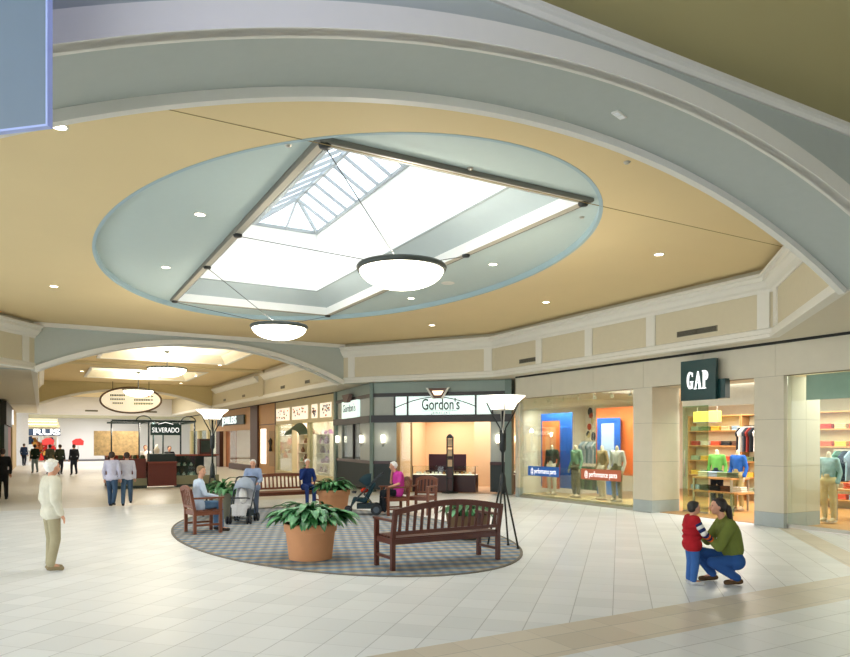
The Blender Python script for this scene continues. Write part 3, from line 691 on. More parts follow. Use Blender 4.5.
for j, (x0, lab) in enumerate(((2.9, 'wall of maple shelves at the back of the shop, left bay'), (5.05, 'wall of maple shelves at the back of the shop, middle bay'), (7.2, 'wall of maple shelves at the back of the shop, right bay'))):
    zs = shelf_unit('display_shelf', lab, WL(x0, 5.6), ROT, 2.1, 2.9, 6)
    nm = ('left', 'middle', 'right', 'far right')[j]
    for i, z in enumerate(zs[:-1]):
        for q in range(5):
            fold(WL(x0+.22+q*.42, 5.8, z), ROT, rnd.choice(COLS), 'folded clothes on the %s bay of maple shelves, shelf %s' % (nm, ('lowest', 'second lowest', 'middle', 'second highest', 'highest')[i]), 'clothes on the %s maple bay %d' % (nm, i))
def table(name, label, loc, rz, W, D, H, m=M_maple):
    t = thing(name, label, 'table', loc, rz); B(0, W, 0, D, H-.05, H).build('tabletop', m, t); 
    for x in (.04, W-.04):
        for y in (.04, D-.04): B(x-.025, x+.025, y-.025, y+.025, 0, H-.05).build('leg', M_metal, t)
    return t
tb = table('display_table', 'two tier maple display table inside the shop entrance', WL(5.95, 2.1), ROT, 1.35, .8, .95); B(.05, 1.55, .0, .8, .5, .55).build('lower_tier', M_maple, tb)
for q in range(4): fold(WL(6.15+q*.33, 2.45, .95), ROT, COLS[(q*5+2) % 12], 'folded clothes on the top of the entrance display table', 'clothes on the entrance table top')
for q in range(4): fold(WL(6.2+q*.36, 2.45, .55), ROT, COLS[(q*3+5) % 12], 'folded clothes on the lower tier of the entrance display table', 'clothes on the entrance table tier')
tb = table('display_table', 'maple table of folded clothes seen through the right window', WL(9.85, 2.6), ROT, 2.0, .9, .8)
for q in range(4): fold(WL(10.1+q*.44, 3.0, .8), ROT, COLS[(q*3+1) % 12], 'folded clothes on the table in the right window', 'clothes on the right window table')
def rack(name, label, loc, rz, W, cols, zt=1.55, n=12):
    t = thing(name, label, 'clothes rail', loc, rz); MB().tube([(0,0,zt),(W,0,zt)], .015).build('rail', M_metal, t)
    for x in (0, W): MB().tube([(x,0,0),(x,0,zt)], .015).build('post', M_metal, t)
    for x in (0, W): B(x-.02, x+.02, -.2, .2, 0, .03).build('foot', M_metal, t)
    for i in range(n):
        x = .1+(W-.2)*i/(n-1); c = cols[i % len(cols)]
        g = MB().xz([(-.22,0),(.22,0),(.2,.55),(.25,.5),(.28,.62),(.08,.78),(-.08,.78),(-.28,.62),(-.25,.5),(-.2,.55)], -.018, .018)
        Mt = Matrix.Translation((0,0,0)); o = g.build('hanging_shirt', cloth(c), rot=(0, 0, rz+PI/2+rnd.uniform(-.15,.15)))
        lx, ly = loc[0]+math.cos(rz)*x, loc[1]+math.sin(rz)*x; o.location = (lx, ly, loc[2]+zt-.8); tag(o, 'shirt hanging on the '+label.split(' of ')[0], 'shirt', 'shirts on the '+label.split(' of ')[0])
rack('clothes_rail', 'rail behind the display window of pale shirts', WL(.85, 2.4), ROT, 1.1, ['#c9d6dc', '#a8bcc6', '#e2e4e0', '#8aa7a4'], 2.0, 9)
rack('clothes_rail', 'low rail behind the sticker of green clothes', WL(.9, 1.95), ROT, 1.5, ['#4a6b50', '#6f8f6a', '#3c4a44'], 1.1, 10)
rack('clothes_rail', 'rail high on the shop back wall of black and white shirts', WL(5.2, 5.2), ROT, 1.1, ['#23262a', '#d8d6d0', '#3a3f48', '#7c2f2a'], 2.45, 8)
rack('clothes_rail', 'rail in the right window of mixed shirts', WL(9.1, 3.9), ROT, 1.8, ['#5b8a78', '#22384a', '#8fb0c6', '#7a3a48'], 1.75, 10)
t = thing('graphic_board', 'pale graphic panel with yellow and red shapes behind the window', 'panel', WL(.15, 3.2, 1.95), ROT); B(0, 1.0, 0, .05, 0, 1.4).build('printed_sheet', mat('graphic_cream', '#efe6cc', .7), t)
for i in range(9):
    MB().ell((.15+rnd.random()*.7, -.02, .2+rnd.random()*1.0), (.07+rnd.random()*.08, .015, .1+rnd.random()*.1), 10, 6).build('printed_shape', cloth(rnd.choice(['#e0b64a', '#c8563c', '#6a8c56', '#4b4e52', '#d9c28c'])), t)

# ------------------------------------------------------------------ jeweller's front (45 degree face and side face)
def facade(name, label, left, right):
    d = Vector(right)-Vector(left); t = thing(name, label, 'shopfront', (left[0], left[1], 0), math.atan2(d.y, d.x)); return t, d.length
GF, gl = facade('jewellery_shopfront', "grey green framed jeweller's shopfront with a wide lit Gordon's sign", (11.3, 24.5), (15.2, 20.6))
gk = mat('gordon_dark', '#1d1816', .4); gp = mat('gordon_panel', '#aeb3ac', .5, var=.05); gsl = mat('slate_tile', '#343c3f', .75, var=.1); gw = emit('sign_lit_white', '#e9fff8', .55, '#e8f4f0')
B(0, gl, 0, .3, 3.86, FZ-.02).build('header', mat('gordon_pale', '#8d9c93', .5), GF)
B(0, gl, -.06, .1, 3.72, 3.86).build('dark_cornice', gk, GF)
B(0, gl, -.1, .12, 2.72, 3.0).build('dark_lintel', gk, GF)
B(0, .92, .02, .3, 3.0, 3.72).build('infill_panel', gp, GF); B(4.8, gl, .02, .3, 3.0, 3.72).build('infill_panel', gp, GF)
for a, b in ((.97, 1.44), (1.5, 4.12), (4.18, 4.75)):
    B(a, b, .04, .1, 3.0, 3.72).build('lit_sign_panel', gw, GF)
for a in (.94, 1.47, 4.15, 4.78): B(a-.03, a+.03, -.02, .12, 3.0, 3.72).build('mullion', gk, GF)
mb = MB(); pts = []
for i in range(25): u_ = i/24; pts.append((.97+3.2*u_, .02, 3.12+.56*math.sin(PI*(u_*.8+.1))))
mb.tube(pts, .018, 6).build('arched_bar', gk, GF)
tx = mat('sign_text_green', '#22352d', .5)
text("Gordon's", 'lettering', tx, GF, (2.78, .03, 3.38), .60, sx=.66, ext=.005, bold=.006); text('J E W E L E R S', 'lettering', tx, GF, (2.78, .03, 3.07), .105, sx=1.1, ext=.005)
B(2.0, 3.45, .025, .035, 3.15, 3.162).build('sign_rule', tx, GF)
MB().xz([(2.55,3.62),(2.9,3.62),(3.15,4.0),(2.3,4.0)], -.2, -.06).build('keystone', mat('keystone_brown', '#5c3a2c', .4), GF)
MB().xz([(2.6,3.74),(2.85,3.74),(2.95,3.9),(2.5,3.9)], -.215, -.2).build('keystone_lamp', emit('amber_lamp', '#ffd9a8', 2), GF)
MB().xz([(2.26,4.02),(2.34,4.02),(2.6,3.6),(2.52,3.6)][::-1], -.23, -.17).xz([(3.11,4.02),(3.19,4.02),(2.93,3.6),(2.85,3.6)][::-1], -.23, -.17).build('keystone_arm', M_white, GF)
B(0, 1.0, .05, .3, 1.22, 2.72).build('left_wall_panel', gp, GF); B(0, 1.0, 0, .3, .1, 1.1).build('left_slate_base', gsl, GF)
B(4.7, gl-.25, .05, .3, 1.22, 2.72).build('right_wall_panel', gp, GF); B(4.7, gl-.25, 0, .3, .1, 1.1).build('right_slate_base', gsl, GF)
B(0, 1.0, -.04, .3, 1.1, 1.22).build('mahogany_rail', M_mahog, GF); B(4.7, gl-.25, -.04, .3, 1.1, 1.22).build('mahogany_rail', M_mahog, GF)
B(-.06, .08, -.08, .3, 0, FZ-.02).build('corner_post', M_gordon, GF); B(gl-.25, gl, -.08, .5, 0, FZ-.02).build('end_post', M_gordon, GF)
B(1.02, 1.5, .3, .33, .1, 2.72).build('glass_pane', M_clear, GF); B(1.5, 1.56, .27, .36, 0, 2.72).build('jamb', mat('gold_jamb', '#a88858', .4, .5), GF); B(1.0, 1.04, .05, .36, 0, 2.72).build('jamb', MATS['gold_jamb'], GF)
GS, gl2 = facade('jewellery_side_front', "grey green framed side face of the jeweller's with a small lit sign", (12.0, 30.1), (11.3, 24.5))
B(0, gl2, 0, .3, 3.86, FZ-.02).build('header', MATS['gordon_pale'], GS); B(0, gl2, -.06, .1, 3.72, 3.86).build('dark_cornice', gk, GS); B(0, gl2, -.1, .12, 2.72, 3.0).build('dark_lintel', gk, GS)
B(.3, gl2-.1, .03, .3, 3.0, 3.72).build('infill_panel', gp, GS)
B(1.55, 3.95, -.1, .03, 2.98, 3.72).build('lit_sign_panel', gw, GS); text("Gordon's", 'lettering', tx, GS, (2.75, -.11, 3.4), .48, sx=1.1, ext=.005)
MB().xz([(2.45,3.66),(2.95,3.66),(3.3,4.0),(2.1,4.0)], -.25, -.1).build('keystone', MATS['keystone_brown'], GS)
B(0, .35, -.08, .3, 0, FZ-.02).build('end_post', M_gordon, GS)
B(.35, 1.0, .04, .3, 1.22, 2.72).build('wall_panel', gp, GS); B(3.9, gl2-.05, .04, .3, 1.22, 2.72).build('wall_panel', gp, GS)
B(.35, gl2-.05, 0, .3, .1, 1.1).build('slate_base', gsl, GS); B(.35, gl2-.05, -.04, .3, 1.1, 1.22).build('mahogany_rail', M_mahog, GS)
B(1.0, 3.9, .1, .13, 1.22, 2.72).build('glass_pane', M_clear, GS); B(1.0, 3.9, 1.2, 1.25, .9, 2.72).build('display_back', mat('peach_back', '#c99a7c', .8), GS); B(2.75, 2.83, .05, .15, 1.22, 2.72).build('mullion', gk, GS)
B(1.0, 3.9, .1, 1.25, 1.15, 1.2).build('display_floor', M_mahog, GS)
# interior
GI = thing('jewellery_shop', "warm peach walled interior of the jeweller's shop", 'shop', (11.3, 24.5, 0), -PI/4)
pe = mat('peach_wall', '#e3c39c', .8, var=.03)
B(-.6, 6.8, 5.6, 5.7, 0, 3.2).build('back_wall', pe, GI); B(.55, .62, 1.2, 5.6, 0, 3.2).build('side_wall', pe, GI); B(6.8, 6.9, .5, 5.7, 0, 3.2).build('side_wall', pe, GI)
B(3.2, 4.1, 4.3, 5.6, 0, 3.2).build('wall_projection', pe, GI)
B(.35, 6.9, .32, 5.7, 3.1, 3.2).build('shop_ceiling', mat('peach_ceiling', '#ead9bd', .8), GI); B(.35, 6.9, .35, 5.7, .0, .012).build('carpet', mat('peach_carpet', '#b99a7c', .9), GI)
def sconce(parent_loc, rz, label, s=1.0):
    t = thing('wall_sconce', label, 'sconce', parent_loc, rz, "lit sconces on the jeweller's walls")
    MB().lathe([(.05,-.02),(.055,0),(.075,.24),(.06,.28)], n=16, cap0=True, cap1=True).build('lamp_shade', M_lit, t, loc=(0,-.1,0), smooth=True)
    MB().lathe([(.012,-.16),(.03,-.1),(.045,-.02)], n=12, cap0=True).build('bracket', M_metal, t, loc=(0,-.1,0), smooth=True); B(-.03, .03, -.1, 0, -.06, -.02).build('arm', M_metal, t)
def fl(T, x, y, z):
    return tuple(Matrix.Translation(T.location) @ Matrix.Rotation(T.rotation_euler.z, 4, 'Z') @ Vector((x, y, z)))
ra, rb = -PI/4, GS.rotation_euler.z
sconce(fl(GF, .48, .05, 1.95), ra, 'lit sconce left of the main jeweller opening'); sconce(fl(GF, 5.0, .05, 1.95), ra, 'lit sconce right of the main jeweller opening behind the floor lamp')
sconce(fl(GI, 4.9, 5.6, 1.95), ra, "lit sconce on the jeweller's back wall beside the picture")
sconce(fl(GS, .6, .04, 1.95), rb, "lit sconce at the far end of the jeweller's side face"); sconce(fl(GS, 4.4, .04, 1.95), rb, "lit sconce near the corner of the jeweller's side face")
t = thing('framed_picture', "framed picture in orange and black on the jeweller's back wall", 'picture', fl(GI, 6.1, 5.58, 1.7), ra)
B(-.35, .35, -.04, 0, -.5, .5).build('frame', M_mahog, t); B(-.3, .3, -.05, -.04, -.45, .45).build('canvas', mat('canvas', '#c78146', .6, var=.5, scale=6), t)
def case(label, T, x0, x1, y0, y1, h=1.0, gh=.32, group="glass topped counters in the jeweller's"):
    t = thing('jewellery_counter', label, 'counter', fl(T, x0, y0, 0), T.rotation_euler.z, group); W, D = x1-x0, y1-y0
    B(0, W, 0, D, 0, h-gh).build('cabinet_body', M_mahog, t, bevel=.01); B(.02, W-.02, .02, D-.02, h-gh, h-gh+.02).build('display_deck', emit('lit_deck', '#ffe9cf', .9), t)
    B(0, W, 0, .012, h-gh, h).build('glass_front', M_clear, t); B(0, W, 0, D, h, h+.02).build('glass_top', M_clear, t)
    for x in (0, W-.03): B(x, x+.03, 0, .03, h-gh, h+.03).build('corner_post', M_mahog, t)
    return t
def ring_box(p, rz, col, label, group):
    tag(MB().box(-.05, .05, -.04, .04, 0, .03).box(-.045, .045, .0, .035, .03, .09).build('jewel_display', cloth(col), loc=p, rot=(0,0,rz)), label, 'jewellery display', group)
cs = [("long glass topped counter across the jeweller's opening, left part", GI, 1.5, 2.9, .5, 1.05), ("long glass topped counter across the jeweller's opening, right part", GI, 2.95, 4.0, .7, 1.25), ("glass topped counter at the right end of the jeweller's", GI, 4.75, 5.4, 1.0, 1.6), ("glass topped counter at the back of the jeweller's", GI, 4.2, 5.9, 3.4, 3.95)]
for i, (l, T, a, b, c, d) in enumerate(cs):
    case(l, T, a, b, c, d); n = int((b-a)/.16)
    for q in range(n): ring_box(fl(T, a+.12+q*.16, (c+d)/2+rnd.uniform(-.1,.1), .70), ra, rnd.choice(['#f0ece2', '#e4d3b8', '#b78b5a', '#f6f2ea']), ('small jewellery stand in the %s counter' % ('opening left', 'opening right', 'right end', 'back')[i]), 'jewellery stands in counter %d' % i)
t = thing('office_partition', "dark purple partition desk inside the jeweller's", 'desk', fl(GI, 1.6, 2.6, 0), ra); B(0, 1.6, 0, .1, 0, 1.45).build('screen', mat('purple_partition', '#4c2a3c', .6), t); B(0, 1.6, -.5, 0, .72, .78).build('desktop', M_mahog, t)
t = thing('display_tower', "slim dark pierced display tower standing in front of the jeweller's", 'display stand', at(450, 493), ra)
MB().lathe([(0,0),(.32,0),(.32,.03),(.08,.06),(0,.06)], n=28).build('round_base', M_iron, t, smooth=False)
m_ = MB()
for x in (-.13, .10): m_.box(x, x+.03, -.06, .06, .05, 2.15)
for z in (.05, .55, .95, 1.35, 1.75, 2.1): m_.box(-.13, .13, -.06, .06, z, z+.05)
pts = [(-.13+.26*i/10, 2.15+.12*math.sin(PI*i/10)) for i in range(11)]; m_.xz([(x, z) for x, z in pts], -.06, .06); m_.build('tower_frame', M_iron, t)
B(-.1, .1, -.04, .04, .1, .95).build('solid_panel', M_mahog, t)
for i, z in enumerate((1.02, 1.42, 1.82)): B(-.09, .09, -.02, .02, z, z+.26).build('display_card', mat('card_tan', '#c9b08c', .6), t)

# ------------------------------------------------------------------ corridor shops on the right (wall X=12)
KX = 12.0
def kw(px): return on_x(px, KX)
yC0, yC1 = 30.15, kw(275.7); yD1 = kw(252); yE0 = kw(258.5); yE1 = kw(216)
SC_ = thing('gift_shopfront', 'cream framed gift shopfront with four lit panels above its windows', 'shopfront', (KX, yC1, 0), ROT); L = yC1-yC0
cf = mat('cream_frame', '#cdbf96', .5, var=.04)
B(0, L, 0, .25, 2.95, FZ-.05).build('sign_fascia', cf, SC_)
for a, b in ((.2, 2.6), (3.1, 5.6), (6.2, 7.0), (7.4, 8.9)):
    B(a, b, -.03, 0, 3.15, 3.85).build('lit_panel', emit('lit_panel_cream', '#fff4e0', .55, '#d9ccb0'), SC_)
rr2 = random.Random(5)
for a, b in ((.2, 2.6), (3.1, 5.6), (6.2, 7.0), (7.4, 8.9)):
    for q in range(14):
        x = a+.08+(b-a-.35)*rr2.random(); z = 3.2+.5*rr2.random(); MB().box(x, x+.12+.1*rr2.random(), -.036, -.03, z, z+.08).build('printed_shape', cloth(('#8a7a68', '#d27a4a', '#a9a6b8')[rr2.randrange(3)]), SC_)
for x in (0, 3.0, 5.5, L-.12): B(x, x+.12, -.02, .25, 0, 2.95).build('window_post', cf, SC_)
for a, b in ((.12, 3.0), (5.62, L-.12)): B(a, b, .1, .112, .3, 2.95).build('glass_pane', M_clear, SC_); B(a, b, 0, .25, 0, .3).build('bulkhead', cf, SC_)
m_ = MB()
for i in range(10):
    a0, a1 = PI*i/10, PI*(i+1)/10
    m_.add([(4.25+1.35*math.cos(a0), 0, 2.35+.62*math.sin(a0)), (4.25+1.35*math.cos(a1), 0, 2.35+.62*math.sin(a1)), (4.25+1.2*math.cos(a1), -.45, 2.3+.3*math.sin(a1)), (4.25+1.2*math.cos(a0), -.45, 2.3+.3*math.sin(a0))], [(0,1,2,3)])
m_.build('arched_awning', mat('awning_green', '#4b5a48', .7), SC_)
sb = thing('gift_shop', 'bright interior of the gift shop full of small goods', 'shop', (KX, yC1, 0), ROT)
B(0, L, 3.2, 3.3, 0, 3.4).build('back_wall', mat('gift_back', '#ecdcc8', .8), sb); B(0, .06, .3, 3.2, 0, 3.4).build('side_wall', mat('gift_back', '#ecdcc8', .8), sb); B(L-.06, L, .3, 3.2, 0, 3.4).build('side_wall', MATS['gift_back'], sb)
B(0, L, .3, 3.3, 3.42, 3.5).build('shop_ceiling', M_white, sb)
def goods(n, T, x0, x1, y0, y1, zs, cols, name, label, group, smin=.08, smax=.22):
    for q in range(n):
        x = rnd.uniform(x0, x1); z = rnd.choice(zs); s = rnd.uniform(smin, smax); y = rnd.uniform(y0, y1); c = rnd.choice(cols)
        m_ = MB().lathe([(s*.3,0),(s*.5,s*.2),(s*.45,s*.8),(s*.2,s*1.2),(s*.24,s*1.4)], n=10, cap0=True, cap1=True) if q % 2 else MB().box(-s/2, s/2, -s/2, s/2, 0, s*.6).box(-s*.3, s*.3, -s*.3, s*.3, s*.6, s)
        o = m_.build(name, cloth(c), loc=fl(T, x, y, z), rot=(0,0,T.rotation_euler.z)); tag(o, label, 'goods', group)
for i, (a, b) in enumerate(((.3, 2.8), (3.3, 5.3), (5.9, L-.3))):
    zs = [z for z in shelf_unit('goods_shelf', 'white shelf of small goods in the gift shop, %s bay' % ('left', 'middle', 'right')[i], fl(sb, a, 1.3, 0), ROT, b-a, 2.4, 5, mat('shelf_white', '#e8e0d0', .6), .35)]
    goods(34, sb, a+.2, b-.2, 1.4, 1.6, zs[:-1]+zs[-1:], (['#e9e0e4', '#b48a9a', '#9fb59a', '#f2f0ea', '#8a6a58'], ['#8a4c88', '#b06aa8', '#6c3b5e', '#e4d4dc'], ['#2f2b2a', '#e8e2d4', '#caa23c', '#c0b8a8', '#7a3a30'])[i], 'small_ware', 'small ware on the %s shelf of the gift shop' % ('left', 'middle', 'right')[i], 'small wares on the %s gift shelf' % ('left', 'middle', 'right')[i], .12, .3)
# wood panelled store
SD = thing('wood_shopfront', 'honey wood panelled shopfront with a lit jewelers sign along the corridor', 'shopfront', (KX, yE1, 0), ROT); LD = yE1-yC1
hw = mat('honey_wood', '#b98a52', .5, var=.1, scale=4); dw = mat('dark_walnut', '#4a2a1c', .5, var=.1)
xa = yE1-kw(252); xb = yE1-kw(259)
B(0, xa, 0, .25, 2.75, FZ-.05).build('sign_fascia', hw, SD); B(xa, xb, -.12, .3, 0, FZ-.05).build('walnut_pier', dw, SD)
B(xb, LD, 0, .25, 0, FZ-.05).build('panelled_wall', hw, SD)
B(xb, LD, -.015, 0, 2.98, 3.03).build('panel_rail', dw, SD); B(LD-.1, LD, -.03, .0, 0, FZ-.05).build('edge_post', dw, SD)
B(xb+.5, xb+1.6, -.04, 0, .6, 2.75).build('lit_showcase', emit('showcase_light', '#fff8e6', 1.1), SD)
B(xb+2.3, xb+3.4, -.03, 0, .5, 2.6).build('panel_inset', mat('inset_brown', '#9c7a48', .5), SD)
MB().lathe([(0,-.35),(.12,-.3),(.06,0),(.15,.3),(0,.5)], (xb+2.85, -.1, 1.7), 12).build('wall_ornament', gk, SD)
B(0, 4.6, .0, .3, 0, 2.75).build('walnut_panel', dw, SD) if False else B(0, 1.2, .0, .3, 0, 2.75).build('walnut_panel', dw, SD)
B(1.2, 4.2, .5, .6, 0, 2.75).build('carved_screen', mat('carved_wood', '#a8683a', .5, var=.35, scale=3), SD)
B(4.2, xa, .1, .112, .4, 2.75).build('glass_pane', M_clear, SD); B(4.2, xa, 0, .25, 0, .4).build('bulkhead', dw, SD)
B(1.0, xa-1.6, -.14, -.05, 3.15, 3.78).build('sign_back', mat('sign_black', '#20302c', .5), SD)
text('JEWELERS', 'lettering', emit('sign_cyan_white', '#e8ffff', .7), SD, ((xa-.6)/2, -.16, 3.46), .74, sx=1.3, ext=.02)
sd = thing('far_jewellery_shop', 'bright far shop interior behind the wood panelled front', 'shop', (KX, yE1, 0), ROT)
B(0, LD-.1, 3.2, 3.3, 0, 3.4).build('back_wall', mat('far_back', '#e9d3b4', .8), sd); B(0, .06, .3, 3.2, 0, 3.4).build('side_wall', MATS['far_back'], sd); B(0, LD-.1, .3, 3.3, 3.42, 3.5).build('shop_ceiling', M_white, sd)
zs = shelf_unit('goods_shelf', 'shelf of boxes behind the glass of the wood panelled shop', fl(sd, 5.0, 1.5, 0), ROT, xa-5.6, 2.5, 5, mat('shelf_white', '#e8e0d0', .6), .35)
goods(36, sd, 5.2, xa-.9, 1.6, 1.7, zs, ['#c0563c', '#f0e6d8', '#c88a7a', '#f6f4f0', '#8c4a34'], 'gift_box', 'box on the shelf of the wood panelled shop', 'boxes in the wood panelled shop', .2, .42)
# beyond: another bright front
SE = thing('far_shopfront', 'pale far shopfront with bright windows beyond the wood panelled shop', 'shopfront', (KX, 66, 0), ROT)
B(0, 66-yE1, .0, .25, 2.9, FZ-.05).build('sign_fascia', cf, SE)
for x in (0, 3.5, 7.4): B(x, x+.5, -.05, .3, 0, 2.9).build('pier', cf, SE)
B(0, 66-yE1, 2.0, 2.1, 0, 3.2).build('back_wall', emit('far_glow_back', '#fff0d8', .45, '#f0e2c8'), SE)  # wall glows by itself, standing in for a lit interior
B(0, 66-yE1, .1, .112, .3, 2.9).build('glass_pane', M_clear, SE)
struct('trim_42', MB().box(KX-.01, KX+.2, yC0, 66, FZ-.06, FZ), M_dark)

# ------------------------------------------------------------------ far left storefront with sign
FS = thing('far_toy_shopfront', 'far storefront with a white lettered dark sign at the corridor end', 'shopfront', (-1.6, 74, 0), 0)
cv = mat('layered_cream', '#cdbb8a', .7)
B(0, 3.0, -.2, 0, 2.85, 3.3).build('sign_fascia', cf, FS)
m_ = MB()
for i in range(3): m_.box(-.2, 3.1-.1*i, -.4-.15*i, 0, 3.3+.28*i, 3.52+.28*i)
m_.build('stepped_cornice', cv, FS)
B(.4, 3.15, -.4, -.25, 2.5, 3.15).build('sign_board', mat('navy_sign', '#22354c', .5), FS); text('RUS', 'lettering', wl, FS, (2.0, -.42, 2.82), .75, sx=1.7, ext=.03, bold=.02)
B(0, .12, -.1, .2, 0, 2.85).build('side_post', M_white, FS); B(2.85, 2.97, -.1, .2, 0, 2.85).build('side_post', M_white, FS)
B(0, 6, 3.5, 3.6, 0, 3).build('back_wall', emit('toy_glow_back', '#fff0e0', .2, '#e8dcc8'), FS)  # self-glowing wall imitates the bright store inside
goods(60, FS, .2, 2.6, 1.9, 3.0, [.1, .6, 1.1, 1.5, 1.9], ['#c8302c', '#e8e4dc', '#d8a050', '#3c4e6a', '#b86a3c', '#f4f2ee'], 'packed_toy', 'small box of goods in the far storefront', 'goods in the far storefront', .3, .6)
for i, (px, zc, lab) in enumerate(((48, 1.95, 'red banner above the far shoppers, left'), (78, 1.9, 'red banner above the far shoppers, right'))):
    o = MB().xz([(-.45,-.3),(.45,-.3),(.5,.1),(.2,.35),(-.2,.3),(-.5,.1)], 0, .1).build('red_banner', mat('banner_red', '#c8302c', .6, var=.15), loc=(on_y(px, 72), 72, zc)); tag(o, lab, 'banner')
    MB().tube([(0,.05,-.3),(0,.05,-zc+0)], .03).build('banner_pole', M_metal, o)
# dark shop at left edge
LS = thing('left_shopfront', 'dark shopfront with a white triangular logo at the left edge', 'shopfront', (-1.98, 44, 0), PI/2)
B(0, 9, -.3, 0, 2.9, 4.2).build('sign_fascia', mat('dark_sign', '#35362f', .5), LS)
B(0, 5, -.2, 0, 0, 2.9).build('dark_panel', mat('dark_panel', '#23342e', .5), LS); B(5, 9, -.2, 0, 0, 2.9).build('red_panel', mat('red_panel', '#7c3528', .5), LS)
MB().xz([(7.0,3.05),(7.9,3.05),(7.45,4.0)], -.4, -.32).build('triangle_logo', wl, LS)

# ------------------------------------------------------------------ oval directory sign
DS = thing('oval_sign', 'hanging oval directory sign framed in brown down the corridor', 'sign', (5.0, 47.6, 4.62), -.35)
E = [(1.78*math.cos(2*PI*i/48), .74*math.sin(2*PI*i/48)) for i in range(48)]
MB().xz(E, -.03, .05).build('oval_board', emit('sign_cream', '#fff4dc', .35, '#efe6cf'), DS)
Eo = [(1.86*math.cos(2*PI*i/48), 0, .82*math.sin(2*PI*i/48)) for i in range(49)]
MB().tube(Eo, .055, 8, cap=False).build('oval_rim', mat('rim_brown', '#5c4630', .5), DS, smooth=True)
rr3 = random.Random(9)
for li, (x0, x1, z, c) in enumerate(((-1.25,-.35,.3,'#4a5a3c'), (-1.25,-.35,.05,'#8a9080'), (-1.1,-.5,-.2,'#8a9080'), (.75,1.15,.25,'#c07840'), (.2,1.15,.02,'#5c6048'), (.2,1.15,-.22,'#7a8a50'))):
    m_ = MB(); x = x0
    while x < x1: wd = .06+.03*rr3.random(); m_.box(x, x+wd, -.045, -.03, z-.06, z+.06); x += wd+.03
    m_.build('lettering', mat('oval_text_'+c, c, .6), DS)
MB().xz([(1.25,.19),(1.4,.25),(1.25,.31)], -.045, -.03).build('arrow', gk, DS)
MB().xz([(1.25,-.04),(1.4,.02),(1.25,.08)], -.045, -.03).build('arrow', gk, DS)
MB().xz([(1.25,-.28),(1.4,-.22),(1.25,-.16)], -.045, -.03).build('arrow', gk, DS)
for x in (-1.1, 1.1): MB().tube([(x,0,.66),(x,0,1.18)], .02, 6).build('hanger_rod', M_iron, DS)

# ------------------------------------------------------------------ pendant bowls
def bowl_lamp(label, x, y, z, D, cables=(), stem=None, e=90):
    t = thing('pendant_lamp', label, 'pendant lamp', (x, y, z), 0); r = D/2; n = 12
    prof = [(r*math.cos(a), -r*.46*math.sin(a)) for a in [PI/2*i/n for i in range(n+1)]]; prof[-1] = (.002, prof[-1][1])
    MB().lathe(prof, n=48).build('glass_bowl', M_lit, t, smooth=True)
    MB().lathe([(r-.02,-.03),(r+.035,-.02),(r+.05,.03),(r+.03,.06),(r-.02,.05),(r-.02,-.03)], n=48).build('metal_rim', mat('bronze_rim', '#4e5450', .4, .5), t, smooth=True)
    for c in cables: MB().tube([(0,0,.05), (c[0]-x, c[1]-y, c[2]-z)], .008, 6).build('cable', M_wire, t)
    if cables: MB().lathe([(0,.04),(.05,.05),(.04,.12),(0,.13)], n=12).build('hub', M_iron, t); [MB().bar((math.cos(a)*r, math.sin(a)*r, .03), (0,0,.08), .02, .02).build('spider_arm', M_iron, t) for a in (0, 2*PI/3, 4*PI/3)]
    if stem: MB().tube([(0,0,.0), (0,0,stem)], .025, 8).build('stem', M_iron, t); MB().lathe([(.12,stem-.06),(.14,stem),(0,stem)], n=16).build('canopy', M_iron, t); [MB().bar((math.cos(a)*r, math.sin(a)*r, .03), (0,0,.08), .02, .02).build('spider_arm', M_iron, t) for a in (0, 2*PI/3, 4*PI/3)]
    light('pendant_bulb', 'POINT', (x, y, z+.25), e, (1, .93, .8), .15); return t
fz = CZ+.03
bowl_lamp('larger looking cable hung glass bowl lamp under the skylight', 5.2, 10.1, 4.84, 1.4, [(OX0+.1, OY0+.08, fz), (OX0+.08, 12.9, fz), (OX1-.08, 12.0, fz)])
bowl_lamp('farther cable hung glass bowl lamp at the far end of the skylight', 5.2, 16.8, 4.84, 1.34, [(OX0+.08, 15.6, fz), (OX1-.08, OY1-.08, fz), (OX0+.08, OY1-.08, fz)])
bowl_lamp('stem hung glass bowl lamp just beyond the near corridor arch', 5.05, 33.4, 5.33, 1.68, stem=.8, e=60)
bowl_lamp('stem hung glass bowl lamp in front of the oval sign', 5.05, 44.2, 5.02, 1.68, stem=1.1, e=60)

